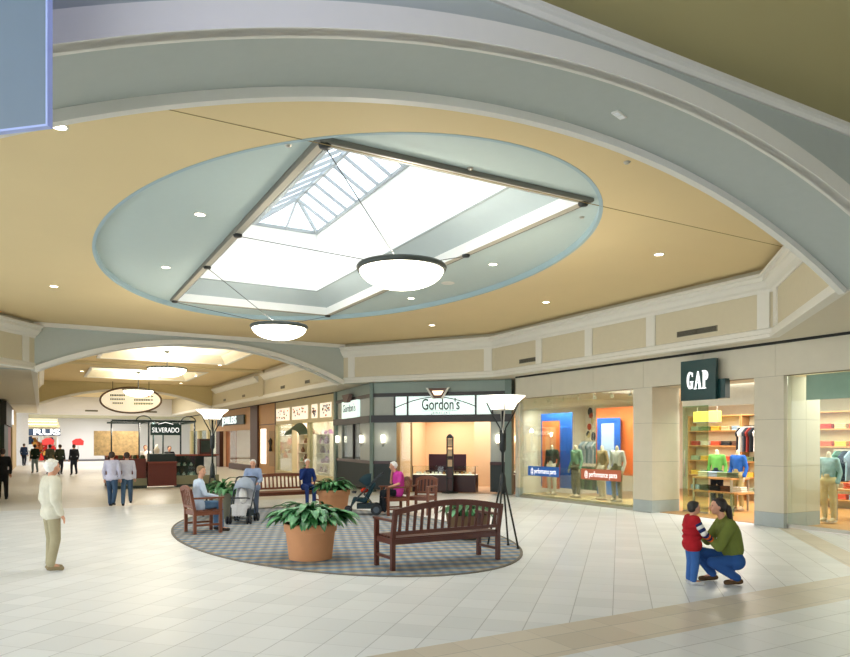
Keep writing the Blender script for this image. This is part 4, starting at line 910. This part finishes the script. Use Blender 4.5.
# ------------------------------------------------------------------ downlights
dl0 = None
DL = [(200,214,'beside the left skylight rail, nearer one',CZ+.12),(166,267,'beside the left skylight rail, farther one',CZ+.12),(493,264,'on the pale oval right of the skylight',CZ+.12),(411,298,'on the pale oval beyond the large bowl lamp',CZ+.12),
      (546,302,'on the yellow ceiling before the jeweller, right one',CZ),(432,325,'on the yellow ceiling before the jeweller, left one',CZ),(659,254,'on the yellow ceiling above the clothes shop entrance',CZ),(59,126,'beside the blue hanging panel at upper left',CZ),(54,286,'on the yellow ceiling above the left corridor corner',CZ),
      (88,356,'in the corridor ceiling left of the first tray',CZ),(220,365,'in the corridor ceiling right of the first tray',CZ),(82,371,'in the corridor ceiling left of the second tray',CZ),(196,376,'in the corridor ceiling right of the first lamp',CZ),(181,383,'in the corridor ceiling nearest the far arch',CZ)]
for px, py, lab, z in DL:
    p = at(px, py, z)
    if dl0 is None:
        dl0 = thing('ceiling_downlight', 'x', 'downlight'); MB().lathe([(0,-.012),(.085,-.012)], n=24).build('lens', M_down, dl0); MB().lathe([(.085,-.014),(.105,-.014),(.105,0)], n=24).build('trim_ring', M_white, dl0)
        o = dl0; o.location = p
    else: o = dup(dl0, p, 0, 'x')
    o['label'] = 'small round recessed downlight '+lab; o['group'] = 'recessed ceiling downlights'
    light('downlight_beam', 'SPOT', p-Vector((0,0,.05)), 170, (1, .93, .8), .1, spot=1.9)
tag(MB().lathe([(0,-.012),(.16,-.012),(.17,0)], n=28).build('ceiling_speaker', M_white, loc=at(448, 283, CZ+.12)), 'round white ceiling speaker right of the large bowl lamp', 'speaker')
for i, (px, py) in enumerate(((288,145),(470,168),(582,217),(627,162))):
    p = at(px, py, CZ+(.12 if i < 3 else 0)); tag(MB().lathe([(0,-.03),(.03,-.025),(.05,0)], n=14).build('sprinkler_head', M_metal, loc=p), 'small sprinkler head on the ceiling, '+('nearest corner of the skylight', 'above the right skylight rail', 'by the right skylight corner', 'on the yellow ceiling right of the oval')[i], 'sprinkler')
p = at(618, 112, 5.35); 
t = thing('emergency_light', 'tiny white two slot fixture on the underside of the front arch', 'light', (5.5, 5.5, 5.568), .3); B(-.1, .1, -.04, .04, -.02, .0).build('fixture_plate', M_white, t); B(-.08, -.01, -.03, .03, -.026, -.02).build('slot', M_shaft, t); B(.01, .08, -.03, .03, -.026, -.02).build('slot', M_shaft, t)

# ------------------------------------------------------------------ benches and chairs
def seat_furniture(name, label, cat, loc, rz, W, arch_h=.14, m=M_wood, group=None, H=.88, nsl=None):
    t = thing(name, label, cat, loc, rz, group); D = .54; SH = .46; h2 = W/2; bk = lambda z: -.02-(z-SH)*.16     # back leans away
    for sx in (-1, 1):
        x = sx*(h2-.03)
        MB().bar((x, .0, 0), (x, .0, SH), .06, .06, (0,1,0)).bar((x, 0, SH-.02), (x, bk(H-.02), H-.02), .06, .055, (0,1,0)).build('leg', m, t)
        MB().bar((x, D-.03, 0), (x, D-.03, .68), .06, .06, (0,1,0)).build('leg', m, t)
        MB().box(x-.035, x+.035, -.03, D+.04, .68, .715).build('armrest', m, t, bevel=.008)
        MB().box(x-.02, x+.02, .03, D-.06, .15, .19).build('side_stretcher', m, t)
    m_ = MB(); n = 6
    for i in range(n): y = .03+(D-.03)*i/(n-1); m_.box(-h2+.06, h2-.06, y-.038, y+.038, SH-.02, SH)
    m_.build('seat', m, t, bevel=.004)
    m_ = MB(); m_.box(-h2+.06, h2-.06, D-.045, D-.015, SH-.1, SH-.02); m_.box(-h2+.06, h2-.06, -.015, .015, SH-.1, SH-.02)
    for sx in (-1, 1): m_.box(sx*(h2-.03)-.015, sx*(h2-.03)+.015, .03, D-.06, SH-.1, SH-.02)
    m_.build('seat_rail', m, t)
    top = lambda x: H+arch_h*math.cos(PI/2*min(1, abs(x)/h2))**1.0-.0
    m_ = MB(); N = 24; vs = []; fs = []
    for i in range(N+1):
        x = -h2+.0+W*i/N; zt = top(x); zb = zt-.085
        for z in (zb, zt):
            for y in (-.022, .022): vs.append((x, bk(z)+y, z))
    for i in range(N):
        a = i*4; b = a+4; fs += [(a,a+2,b+2,b),(a+1,b+1,b+3,a+3),(a+2,a+3,b+3,b+2),(a,b,b+1,a+1)]
    fs += [(0,1,3,2), (N*4, N*4+2, N*4+3, N*4+1)]; m_.add(vs, fs); m_.box(-h2+.06, h2-.06, bk(SH+.06)-.02, bk(SH+.06)+.02, SH+.04, SH+.09)
    m_.build('back_rail', m, t)
    n = nsl or max(5, round((W-.12)/.115)); m_ = MB()
    for i in range(n):
        x = -h2+.06+(W-.12)*(i+.5)/n; zt = top(x)-.08; m_.bar((x, bk(SH+.08), SH+.08), (x, bk(zt), zt), .045, .014, (0,1,0))
    m_.build('back_slats', m, t); return t
K = 1.09
def scaled(o, k): o.scale = (k, k, k); return o
scaled(seat_furniture('slatted_bench', 'long dark wooden bench with arched slatted back, seen from behind in front', 'bench', (5.68, 9.42, .016), .02, 1.88, arch_h=.11, H=.86), K)
scaled(seat_furniture('slatted_bench', 'wooden bench facing the camera under the woman in navy', 'bench', (6.42, 20.2-.5+.6, 0), PI+.06, 1.93, m=M_wood2, arch_h=.06), K)
scaled(seat_furniture('slatted_armchair', 'wooden slatted armchair holding the man in the pale blue shirt', 'armchair', (2.80, 15.4, .016), math.radians(-83), .62, m=M_wood2, arch_h=.07), K)
scaled(seat_furniture('slatted_armchair', 'wooden slatted armchair holding the woman in magenta', 'armchair', (8.62, 16.58, .0), math.radians(82), .60, m=M_wood2, arch_h=.07), K)
scaled(seat_furniture('slatted_armchair', 'empty wooden slatted armchair behind the large bench', 'armchair', (9.3, 16.6, .0), math.radians(128), .60, m=M_wood2, arch_h=.07), K)

# ------------------------------------------------------------------ planters
def leaves(n, L, wd, spread, z0, seed, up=.55, droop=.9):
    r = random.Random(seed); m_ = MB()
    for i in range(n):
        az = r.uniform(0, 2*PI); q = math.sqrt(r.random()); st = Vector((math.cos(az), math.sin(az), 0)); el = up+(1-q)*.75
        Lf = L*r.uniform(.75, 1.1); stem = Lf*.75; base = st*.12*spread*q+Vector((0, 0, z0)); p0 = base+(st*math.cos(el)*spread*q*1.1+Vector((0,0,1))*math.sin(el))*stem*r.uniform(.7, 1.05)
        d = (st*math.cos(el*.6)+Vector((r.uniform(-.3,.3), r.uniform(-.3,.3), math.sin(el*.6)))).normalized(); sd = d.cross(Vector((0,0,1))).normalized(); vs = []; N = 7; p = p0.copy(); w0 = wd*r.uniform(.8,1.15)
        for k in range(N+1):
            u = k/N; ww = w0*math.sin(PI*min(1, .06+u*.94))**.75*(1-.25*u); up_ = sd.cross(d).normalized()
            vs += [p-sd*ww/2+up_*ww*.16, p-up_*0, p+sd*ww/2+up_*ww*.16]
            p = p+d*Lf/N; d = (d+Vector((0,0,-1))*droop*.26).normalized(); sd = (d.cross(Vector((0,0,1)))).normalized()
        fs = []
        for k in range(N): a = k*3; fs += [(a,a+1,a+4,a+3),(a+1,a+2,a+5,a+4)]
        m_.k = 1 if r.random() < .4 else 0; m_.add(vs, fs); m_.k = 0
        m_.tube([base, (base+p0)/2+Vector((0,0,.03)), p0], .006, 5)
    return m_
def planter(label, loc, R, H, potm, n, L, wd, seed, kind='rim', spread=1.0, leafm=(M_leaf, M_leaf2), droop=.9):
    t = thing('potted_plant', label, 'potted plant', loc, seed*.7)
    if kind == 'rim': prof = [(0,.0),(R*.82,0),(R*.94,H*.76),(R,H*.77),(R*1.02,H*.98),(R*1.0,H),(R*.92,H),(R*.9,H*.86),(0,H*.86)]
    elif kind == 'bowl': prof = [(0,0),(R*.45,0),(R*.6,H*.1),(R*.95,H*.6),(R,H),(R*.93,H),(R*.88,H*.86),(0,H*.86)]
    else: prof = [(0,0),(R*.66,0),(R*.98,H*.95),(R,H),(R*.92,H),(R*.88,H*.9),(0,H*.9)]
    MB().lathe(prof, n=48).build('pot', potm, t, smooth=True).modifiers.new('es', 'EDGE_SPLIT').split_angle = .6
    MB().lathe([(0,H*.9),(R*.9,H*.89)], n=32).build('soil', M_soil, t)
    f = leaves(n, L, wd, spread, H*.88, seed, droop=droop).build('foliage', list(leafm), t, smooth=True)
    return t
planter('large terracotta pot of glossy dark leaves at the front of the carpet', (3.98, 11.1, .016), .44, .60, M_terra, 170, .45, .17, 3, spread=1.15)
planter('terracotta pot of bushy leaves beside the woman in navy', (7.25, 18.3, 0), .46, .62, M_terra, 100, .4, .13, 5)
planter('grey tapered pot of leaves between the seated man and stroller', (4.12, 18.0, .012), .38, .66, mat('grey_pot', '#8d8a76', .8, var=.08), 90, .42, .13, 8, kind='cone', spread=1.15)
planter('low brown bowl planter with pale green leaves behind the large bench', (7.6, 11.8, .012), .45, .5, mat('brown_pot', '#6f573b', .8, var=.08), 90, .36, .12, 12, kind='bowl', leafm=(M_leaf2, M_leaf), spread=1.0)

# ------------------------------------------------------------------ torchiere lamps
def torchiere(label, loc, rz, H=2.82, D=.84):
    t = thing('torchiere_lamp', label, 'floor lamp', loc, rz); r = D/2
    MB().lathe([(.19,-.25),(.205,-.245),(r*.62,-.14),(r,0),(r-.015,.0),(r*.6,-.12),(.18,-.23),(.002,-.24)], (0,0,H), 40).build('glass_bowl', emit('torchiere_glass', '#fff6e2', 2.6), t, smooth=True)
    MB().lathe([(.002,-.262),(.19,-.26),(.2,-.25)], (0,0,H), 30).build('bowl_plate', M_metal, t, smooth=True)
    MB().tube([(0,0,1.2),(0,0,H-.27)], .026, 10).build('pole', M_iron, t, smooth=True)
    for i in range(4):
        a = PI/4+i*PI/2; c, s_ = math.cos(a), math.sin(a); MB().tube([(c*.035,s_*.035,H-1.0),(c*.05,s_*.05,H-.6),(c*.2,s_*.2,H-.34),(c*.3,s_*.3,H-.12)], .014, 6).build('bowl_bracket', M_iron if i % 2 else M_metal, t)
    MB().lathe([(.03,0),(.06,.05),(.065,.35),(.03,.42)], (0,0,H-1.05), 12).build('collar', M_iron, t, smooth=True)
    MB().lathe([(.04,0),(.07,.06),(.055,.3),(.03,.4)], (0,0,1.0), 12, cap0=True).build('leg_hub', M_iron, t, smooth=True)
    for i in range(4):
        a = .3+i*PI/2; c, s_ = math.cos(a), math.sin(a); MB().tube([(c*.04,s_*.04,1.2),(c*.30,s_*.30,.02)], .018, 8).build('leg', M_iron, t, smooth=True); MB().lathe([(0,0),(.03,0),(.03,.025),(0,.03)], (c*.3,s_*.3,0), 10).build('foot_pad', M_iron, t)
    light('torchiere_bulb', 'SPOT', (loc[0], loc[1], H+.05), 110, (1, .93, .8), .1, (PI, 0, 0), spot=2.6); return t
torchiere('tall black torchiere floor lamp with white bowl beside the large bench', (7.5, 10.45, .016), .3)
torchiere('tall black torchiere floor lamp with white bowl left of the corridor', (3.98, 18.75, .012), .2)

# ------------------------------------------------------------------ strollers
def wheel(m_, c, r, w): 
    T = Matrix.Translation(c) @ Matrix.Rotation(PI/2, 4, 'Y'); old = m_.T; m_.T = T; m_.lathe([(r*.55,-w/2),(r*.9,-w/2),(r,-w*.3),(r,w*.3),(r*.9,w/2),(r*.55,w/2),(r*.55,-w/2)], n=20); m_.k = 1; m_.lathe([(0,-w*.2),(r*.56,-w*.2),(r*.56,w*.2),(0,w*.2)], n=12); m_.k = 0; m_.T = old; return m_
RUB = mat('stroller_rubber', '#20242a', .6); HUB = mat('stroller_hub', '#4a5560', .4)
def stroller(label, loc, rz, fabric, canopy, style):
    t = thing('stroller', label, 'stroller', loc, rz); fm = mat('stroller_tube', '#3a4148', .35, .5)
    big = style == 'recline'
    for sx in (-1, 1):
        x = sx*.25
        m_ = MB().tube([(x*.95,.42,.12),(x,.12,.5),(x,-.38,1.02),(x,-.5,1.1)] if big else [(x*.9,.34,.1),(x,.1,.5),(x,-.28,1.0),(x,-.34,1.06)], .015, 8); m_.build('side_tube', fm, t, smooth=True)
        MB().tube([(x,-.34,.14),(x,.0,.58)], .014, 8).build('rear_tube', fm, t, smooth=True)
        for yy, rr_ in ((-.34, .15 if big else .105), (.42 if big else .34, .11 if big else .095)):
            m_ = MB(); wheel(m_, (x+sx*.03, yy, rr_), rr_, .04); 
            if not big: wheel(m_, (x-sx*.04, yy, rr_), rr_, .04)
            m_.build('wheel', [RUB, HUB], t, smooth=False)
    MB().tube([(-.25,-.5,1.1),(-.2,-.53,1.12),(.2,-.53,1.12),(.25,-.5,1.1)] if big else [(-.25,-.34,1.06),(-.2,-.38,1.09),(.2,-.38,1.09),(.25,-.34,1.06)], .02, 8).build('handle', RUB, t, smooth=True)
    MB().tube([(-.25,-.34,.15),(.25,-.34,.15)], .012, 6).tube([(-.24,.36,.13),(.24,.36,.13)], .012, 6).build('axle', fm, t)
    def seat(m_):
        m_.cap((-.15,.22,.42), (.15,.22,.42), .05, .05); m_.cap((-.15,-.05,.38), (.15,-.05,.38), .06, .06); m_.cap((-.15,-.28,.8), (.15,-.28,.8), .05, .05)
        for x in (-.18,-.09,0,.09,.18): m_.cap((x,.24,.42),(x,-.05,.38),.05,.06); m_.cap((x,-.05,.38),(x,-.28,.82),.06,.05); m_.cap((x*.9,.26,.42),(x*.8,.34,.2),.035,.03)
    blob('seat', seat, fabric, t, .018)
    MB().prism([(-.2,-.3),(.2,-.3),(.2,.18),(-.2,.18)], .17, .30).build('basket', mat('basket_mesh', '#2a3a40', .8, var=.2), t)
    m_ = MB(); N, Mq = 10, 8; vs = []; fs = []
    for i in range(N+1):
        a = (-.15+1.35*i/N) if not big else (-.1+1.15*i/N)
        for j in range(Mq+1):
            b = PI*j/Mq; vs.append((.26*math.cos(b), -.18+.36*math.sin(b)*math.sin(a)*1.0+.0, .72+.38*math.sin(b)*math.cos(a)))
    for i in range(N):
        for j in range(Mq): a = i*(Mq+1)+j; fs.append((a, a+1, a+Mq+2, a+Mq+1))
    m_.add(vs, fs); c = m_.build('canopy', canopy, t, smooth=True); so = c.modifiers.new('solid', 'SOLIDIFY'); so.thickness = .008
    MB().tube([(-.22,.2,.6),(-.2,.3,.62),(.2,.3,.62),(.22,.2,.6)], .018, 8).build('front_bar', RUB, t, smooth=True)
    return t
s1 = stroller('stroller with a pale grey canopy facing the camera, left of centre', (4.28, 16.75, .016), math.radians(150), cloth('#c9c9cc'), cloth('#9aa4b4'), 'upright')
MB().ell((0,-.02,.66), (.1,.12,.2), 12, 8).build('blanket', cloth('#f0eeea'), s1, smooth=True)
s2 = stroller('dark teal stroller beside the woman in magenta', (7.6, 17.0, .016), math.radians(65), cloth('#243c44'), cloth('#20343c'), 'recline')
tag(MB().ell((0,0,.09), (.12,.06,.07), 12, 8).build('toy_bundle', cloth('#d0402c'), loc=(7.6, 16.95, .58), smooth=True), 'red bundle lying in the dark teal stroller', 'bundle')
tag(MB().ell((0,0,.05), (.08,.05,.05), 12, 8).build('toy_bundle', cloth('#d8c832'), loc=(7.75, 17.08, .32), smooth=True), 'yellow bundle in the basket of the dark teal stroller', 'bundle')

# ------------------------------------------------------------------ kiosk
KZ = 31.2
kk = thing('kiosk', 'island sales kiosk with dark posts and a SILVERADO sign down the corridor', 'kiosk', (2.35, KZ, 0), 0)
def kx(px): return on_y(px, KZ)-2.35
red = mat('kiosk_cherry', '#6b2a1e', .4, var=.12); dg = mat('kiosk_green', '#20302e', .45); band_ = mat('kiosk_stone', '#8d8a6c', .6)
B(kx(110), kx(146), 0, .8, .12, 1.25).build('left_counter', red, kk); B(kx(110)-.02, kx(147), -.03, .82, .12, .42).build('left_base', band_, kk); B(kx(110), kx(147), -.05, .85, 0, .12).build('plinth', dg, kk)
B(kx(147.5), kx(176), -.15, .7, .08, 1.05).build('cash_counter', red, kk, bevel=.01); B(kx(147), kx(176.5), -.2, .75, 1.05, 1.12).build('counter_top', mat('top_red', '#8a4030', .35), kk); B(kx(149), kx(175), -.05, .6, 1.12, 1.45).build('register_hood', dg, kk)
B(kx(176.5), kx(197), 0, .7, .12, .5).build('case_base', band_, kk); B(kx(176.5), kx(197), 0, .01, .5, 1.35).build('case_glass', M_clear, kk); B(kx(176.5), kx(197), .5, .52, .5, 1.35).build('case_back', dg, kk)
B(kx(176.5), kx(197), 0, .7, 1.35, 1.42).build('case_top', MATS['top_red'], kk); B(kx(176.5), kx(197), .05, .5, .9, .915).build('case_shelf', M_clear, kk); B(kx(176.5), kx(219), 0, .7, 0, .12).build('plinth', dg, kk)
B(kx(197.3), kx(219), 0, .7, .12, .5).build('case_base', band_, kk); B(kx(197.3), kx(219), 0, .7, 1.35, 1.42).build('case_top', MATS['top_red'], kk); B(kx(204), kx(216), -.01, .0, .5, 1.3).build('white_poster', mat('kiosk_poster', '#e8ecec', .5, var=.35, scale=5), kk); B(kx(197.3), kx(219), .5, .52, .5, 1.35).build('case_back', dg, kk)
B(kx(200), kx(212), .1, .6, 1.42, 2.1).build('upper_showcase', mat('showcase_brown', '#4a2c22', .5, var=.2), kk); B(kx(201.5), kx(210.5), .085, .1, 1.5, 2.02).build('showcase_window', mat('showcase_dark', '#2e3a30', .3, var=.4), kk)
for px in (149, 158, 168, 181, 195): MB().tube([(kx(px),.1 if px in (149,181,195) else 1.4,1.1),(kx(px),.1 if px in (149,181,195) else 1.4,2.85)], .035, 8).build('post', dg, kk)
for px in (112, 140): MB().tube([(kx(px),.3,1.1),(kx(px),.3,2.85)], .03, 8).build('post', dg, kk)
for px in (149, 195): MB().bar((kx(px),.1,2.82),(kx(px),2.6,2.82), .06, .08).build('roof_beam', dg, kk)
MB().bar((kx(112),.1,2.85),(kx(196),.1,2.85), .06, .09).build('roof_beam', dg, kk); MB().bar((kx(112),2.6,2.82),(kx(196),2.6,2.82), .06, .08).build('roof_beam', dg, kk)
for px in (144, 189): MB().tube([(kx(px)+.3*math.cos(a), .1, 2.85+.22*math.sin(a)) for a in [PI*i/10 for i in range(11)]], .025, 6).build('scroll_bracket', dg, kk)
B(kx(150.5), kx(180.5), -.02, .06, 2.25, 2.72).build('sign_board', mat('silverado_green', '#173832', .4), kk)
N = 12; MB().xz([(kx(150.5)+(kx(180.5)-kx(150.5))*(.18+.64*i/N), 2.7+.2*math.sin(PI*i/N)) for i in range(N, -1, -1)], -.02, .06).build('sign_crest', MATS['silverado_green'], kk)
text('SILVERADO', 'lettering', wl, kk, ((kx(150.5)+kx(180.5))/2, -.035, 2.46), .30, sx=.72, ext=.008)
MB().tube([(kx(158),-.05,2.72),(kx(165.5),-.05,2.80),(kx(173),-.05,2.72)], .015, 6).build('sign_swoosh', wl, kk)
B(kx(110), kx(118), .9, 2.8, 0, 1.3).build('side_counter', red, kk); B(kx(197), kx(219), 2.2, 2.8, 0, 1.35).build('rear_counter', red, kk); B(kx(110), kx(146), 2.2, 2.8, 0, 1.35).build('rear_counter', red, kk)
tan_ = mat('merch_tan', '#c9ac7a', .7, var=.55, scale=9)
B(kx(98), kx(146), 2.5, 2.62, 1.35, 2.45).build('merchandise_wall', tan_, kk)
cr = random.Random(21)
for q in range(26):
    x = kx(109)+(kx(145)-kx(109))*cr.random(); o = MB().box(-.06,.06,-.05,.05,0,.1).box(-.04,.04,-.03,.03,.1,.15).build('trinket', cloth(cr.choice(['#3a2c24', '#b8643c', '#d8c49c', '#5c6a4c', '#8a3c2c'])), loc=(2.35+x, KZ+.2+cr.random()*.4, 1.25)); tag(o, 'small trinket on the left counter of the kiosk', 'trinket', 'trinkets on the left kiosk counter')
for q in range(16):
    x = kx(178)+(kx(196)-kx(178))*cr.random(); o = MB().box(-.06,.06,-.04,.04,0,.08).box(-.03,.03,-.02,.02,.08,.14).build('trinket', cloth(cr.choice(['#7a9a8c', '#e0e4dc', '#3c5a50'])), loc=(2.35+x, KZ+.15+cr.random()*.25, cr.choice([.5, .915]))); tag(o, 'small trinket inside the glass case of the kiosk', 'trinket', 'trinkets in the kiosk case')
light('kiosk_fill_light', 'POINT', (2.35+kx(160), KZ+1.2, 2.6), 130, (1, .92, .8), .1); light('kiosk_fill_light', 'POINT', (2.35+kx(128), KZ+1.0, 2.4), 30, (1, .92, .8), .1)  # lamps without fixtures, added to brighten the kiosk and its goods
tree_ = thing('jewellery_tree', 'pale mannequin bust stand on the kiosk counter', 'display stand', (2.35+kx(160), KZ+1.0, 1.12))
MB().lathe([(.12,0),(.12,.02),(.02,.04),(.02,.3),(.1,.35),(.13,.5),(.05,.62),(.04,.7),(0,.72)], n=16, cap0=True).build('bust', mat('bust_cream', '#e6dcc8', .6), tree_, smooth=True)

# ------------------------------------------------------------------ people
P, s = pose_stand(1.72, .03)
person('elderly person standing at left in a cream sweater and beige trousers', (.13, 12.0, 0), math.radians(-70), P, s, cloth('#cfcbb8'), cloth('#a39a7c'), cloth('#8d7f62'), haircol='#e4e2da', hair='curly', vox=.013, k=1.22, top='sweater')
P, s = pose_sit(1.66, .50, 'arm'); dy = .12
person('man in a pale blue shirt and jeans sitting in the left armchair', (2.98, 15.4, .0), math.radians(-83), P, s, cloth('#c3d2e4'), cloth('#5a7896'), cloth('#3a3634'), haircol='#8a6e4c', head_yaw=math.radians(-55), sleeves='long', vox=.012)
P, s = pose_sit(1.5, .50, 'chin')
person('white haired woman in a navy coat sitting on the rear bench', (7.1, 20.12, .0), math.radians(175), P, s, cloth('#22366e'), cloth('#2a3c70'), cloth('#2a2a30'), haircol='#e6e4e0', hair='curly', top='coat', vox=.013, k=1.08)
P, s = pose_sit(1.62, .50, 'chin'); P['head'] += Vector((0,.09,-.02)); P['neck'] += Vector((0,.05,0))
person('white haired woman in a magenta top sitting with hand at her chin', (8.45, 16.6, .0), math.radians(80), P, s, cloth('#c8409c'), cloth('#23272c'), cloth('#9a948a'), haircol='#ece8e2', hair='curly', sleeves='short', vox=.012, k=1.3, top='blouse')
P, s = pose_stand(1.52, .08, 'push')
person('person in a blue grey top pushing the pale canopied stroller', (4.72, 17.45, .012), math.radians(155), P, s, cloth('#8c9cba'), cloth('#5a6478'), cloth('#34363c'), haircol='#cfc8c0', vox=.014, k=1.1)
P, s = pose_stand(1.68, .2)
person('shopper in a lilac checked shirt walking, left of the pair by the kiosk', (1.86, 22.8, 0), math.radians(-20), P, s, cloth('#c4c2d4'), cloth('#3c5068'), cloth('#2c2c30'), vox=.016)
P, s = pose_stand(1.66, -.18)
person('shopper in a pale checked shirt walking, right of the pair by the kiosk', (2.3, 23.0, 0), math.radians(-10), P, s, cloth('#d0ccd6'), cloth('#4a6076'), cloth('#2c2c30'), vox=.016)
P, s = pose_stand(1.75, .05)
person('dark clothed person cut off by the left edge of the photo', (-1.15, 27.2, 0), math.radians(10), P, s, cloth('#1e1c1c'), cloth('#22201f'), cloth('#1a1a1a'), vox=.02)
far = [(35, 473, '#1c2c24', '#8fa0a4', 'far shopper in a dark green top and pale jeans'), (50, 474, '#5a5c50', '#4c4e52', 'far shopper in a grey green coat beneath the left red banner'), (60, 475, '#3c4438', '#34363c', 'far shopper in an olive top in the middle of the far group'), (74, 475, '#23262e', '#2e3440', 'far shopper in black at the right of the far group'), (24, 466, '#2c3c5c', '#23283a', 'farthest shopper in navy beside the white pillar')]
for px, py, a, b, l in far:
    P, s = pose_stand(1.8, .1); p = at(px, py); person(l, p, math.radians(20*((px % 3)-1)), P, s, cloth(a), cloth(b), cloth('#26262a'), vox=.025, eyes=False)
P, s = pose_stand(1.7, 0, 'front')
person('seller in a white top standing inside the kiosk', (2.35+kx(150), KZ+1.5, .12), math.radians(170), P, s, cloth('#e8e2d8'), cloth('#3a3a40'), cloth('#26262a'), haircol='#6a3a24', vox=.02, eyes=False)
person('seller in black standing inside the kiosk', (2.35+kx(175), KZ+1.5, .08), math.radians(190), P, s, cloth('#23252b'), cloth('#3a3a40'), cloth('#26262a'), haircol='#2c2420', vox=.02, eyes=False)

# child in red vest (faces right in the photo) and crouching woman
ch = at(692, 584); wm = at(731, 583)
R29 = -HEAD
V = Vector
s = .62
P, _ = pose_stand(1.12); P['er'] = V((.17,.10,.72)); P['wr'] = V((.10,.24,.62)); P['el'] = V((-.17,.08,.72)); P['wl'] = V((-.06,.26,.64)); P['head'] = V((0,.03,1.06)); P['neck'] = V((0,0,.92))
for a in ('hl','hr'): P[a].z -= .03
t = person('small child in a red padded vest and striped sleeves facing the crouching woman', ch, R29-PI/2+.05, P, .80, cloth('#a8222a'), cloth('#3c64a0'), cloth('#c8c8c8'), haircol='#33302a', sleeves='none', vox=.010, top='padded_vest', k=1.18)
# striped sleeves and quilting
for a, b, c in (('sl','el','wl'), ('sr','er','wr')):
    pts = [P[a], P[b], P[c]]; cols = ['#24305c', '#e2e0dc', '#24305c', '#e2e0dc', '#24305c', '#d8642c', '#24305c', '#d8642c']; n = 8
    def pt(u): return pts[0].lerp(pts[1], u*2) if u < .5 else pts[1].lerp(pts[2], u*2-1)
    m_ = MB()
    for i in range(n):
        m_.k = i; u0, u1 = .1+i*.85/n, .1+(i+1)*.85/n; r_ = .052-.012*i/n; m_.tube([pt(u0), pt((u0+u1)/2), pt(u1)], [r_*.97, r_*1.04, r_*.97], 14)
    m_.build('striped_sleeve', [cloth(c_) for c_ in cols], t, smooth=True)
m_ = MB()
for z in (.58, .66, .74, .82): m_.lathe([(.118,-.035),(.135,0),(.118,.035)], (0,0,z), 24)
m_.T = None; q = m_.build('quilting', cloth('#a8222a'), t, smooth=True); q.scale = (1.12, .98, 1)
# crouching woman: hips over heels, arms forward to the child; faces left in the photo
P = dict(pelvis=V((0,-.05,.32)), waist=V((0,-.02,.46)), chest=V((0,.03,.66)), neck=V((0,.10,.88)), head=V((0,.17,1.03)),
         sl=V((-.165,.06,.80)), sr=V((.165,.08,.80)), hl=V((-.10,-.04,.31)), hr=V((.10,-.04,.31)), kl=V((-.13,.28,.30)), kr=V((.15,.42,.40)),
         al=V((-.12,-.06,.078)), ar=V((.13,.19,.078)), el=V((-.23,.22,.52)), er=V((.23,.24,.54)), wl=V((-.12,.36,.66)), wr=V((.13,.36,.62)),
         fl=V((-.12,.10,.03)), fr=V((.13,.36,.03)))
P = {k_: v*1.04 for k_, v in P.items()}
person('dark haired woman with a ponytail crouching in an olive jacket and jeans', wm, R29+PI/2-.12, P, 1.0, cloth('#6f7a3a'), cloth('#2f5590'), cloth('#5c4630'), hem=False, hair='tail', haircol='#2a2320', head_pitch=-.12, vox=.011, top='jacket', k=1.28)

# small pieces that belong to a part hang under that part (thing > part > sub-part)
UNDER = {'lettering': ('sign_board', 'sticker_strip', 'oval_board', 'lit_sign_panel', 'sign_back'), 'arrow': ('oval_board',), 'sign_rule': ('lit_sign_panel',), 'soil': ('pot',), 'pull_handle': ('door_leaf',),
         'eye': ('body',), 'mouth': ('body',), 'showcase_window': ('upper_showcase',), 'figure_panel': ('poster_sheet',), 'inset_panel': ('poster_sheet',), 'lower_panel': ('poster_sheet',),
         'printed_shape': ('lit_panel', 'printed_sheet'), 'quilting': ('padded_vest',), 'blanket': ('seat',), 'keystone_lamp': ('keystone',), 'keystone_arm': ('keystone',), 'louvre': ('grille_plate',),
         'sign_swoosh': ('sign_board',), 'sign_crest': ('sign_board',), 'bowl_plate': ('glass_bowl',), 'panel_inset': ('panelled_wall',), 'canvas': ('frame',), 'slot': ('fixture_plate',)}
for root in [o for o in bpy.data.objects if o.parent is None and o.type == 'EMPTY']:
    kids = list(root.children)
    for c in kids:
        nm = c.name.split('.')[0]
        if nm in UNDER:
            cand = [k for k in kids if k.name.split('.')[0] in UNDER[nm] and k.data]
            if cand:
                cc_ = Vector(c.location)+(sum((Vector(v) for v in c.bound_box), Vector())/8 if nm != 'lettering' or c.location.length < .2 else Vector())
                best = min(cand, key=lambda k: (sum((Vector(v) for v in k.bound_box), Vector())/8-cc_).length); c.parent = best
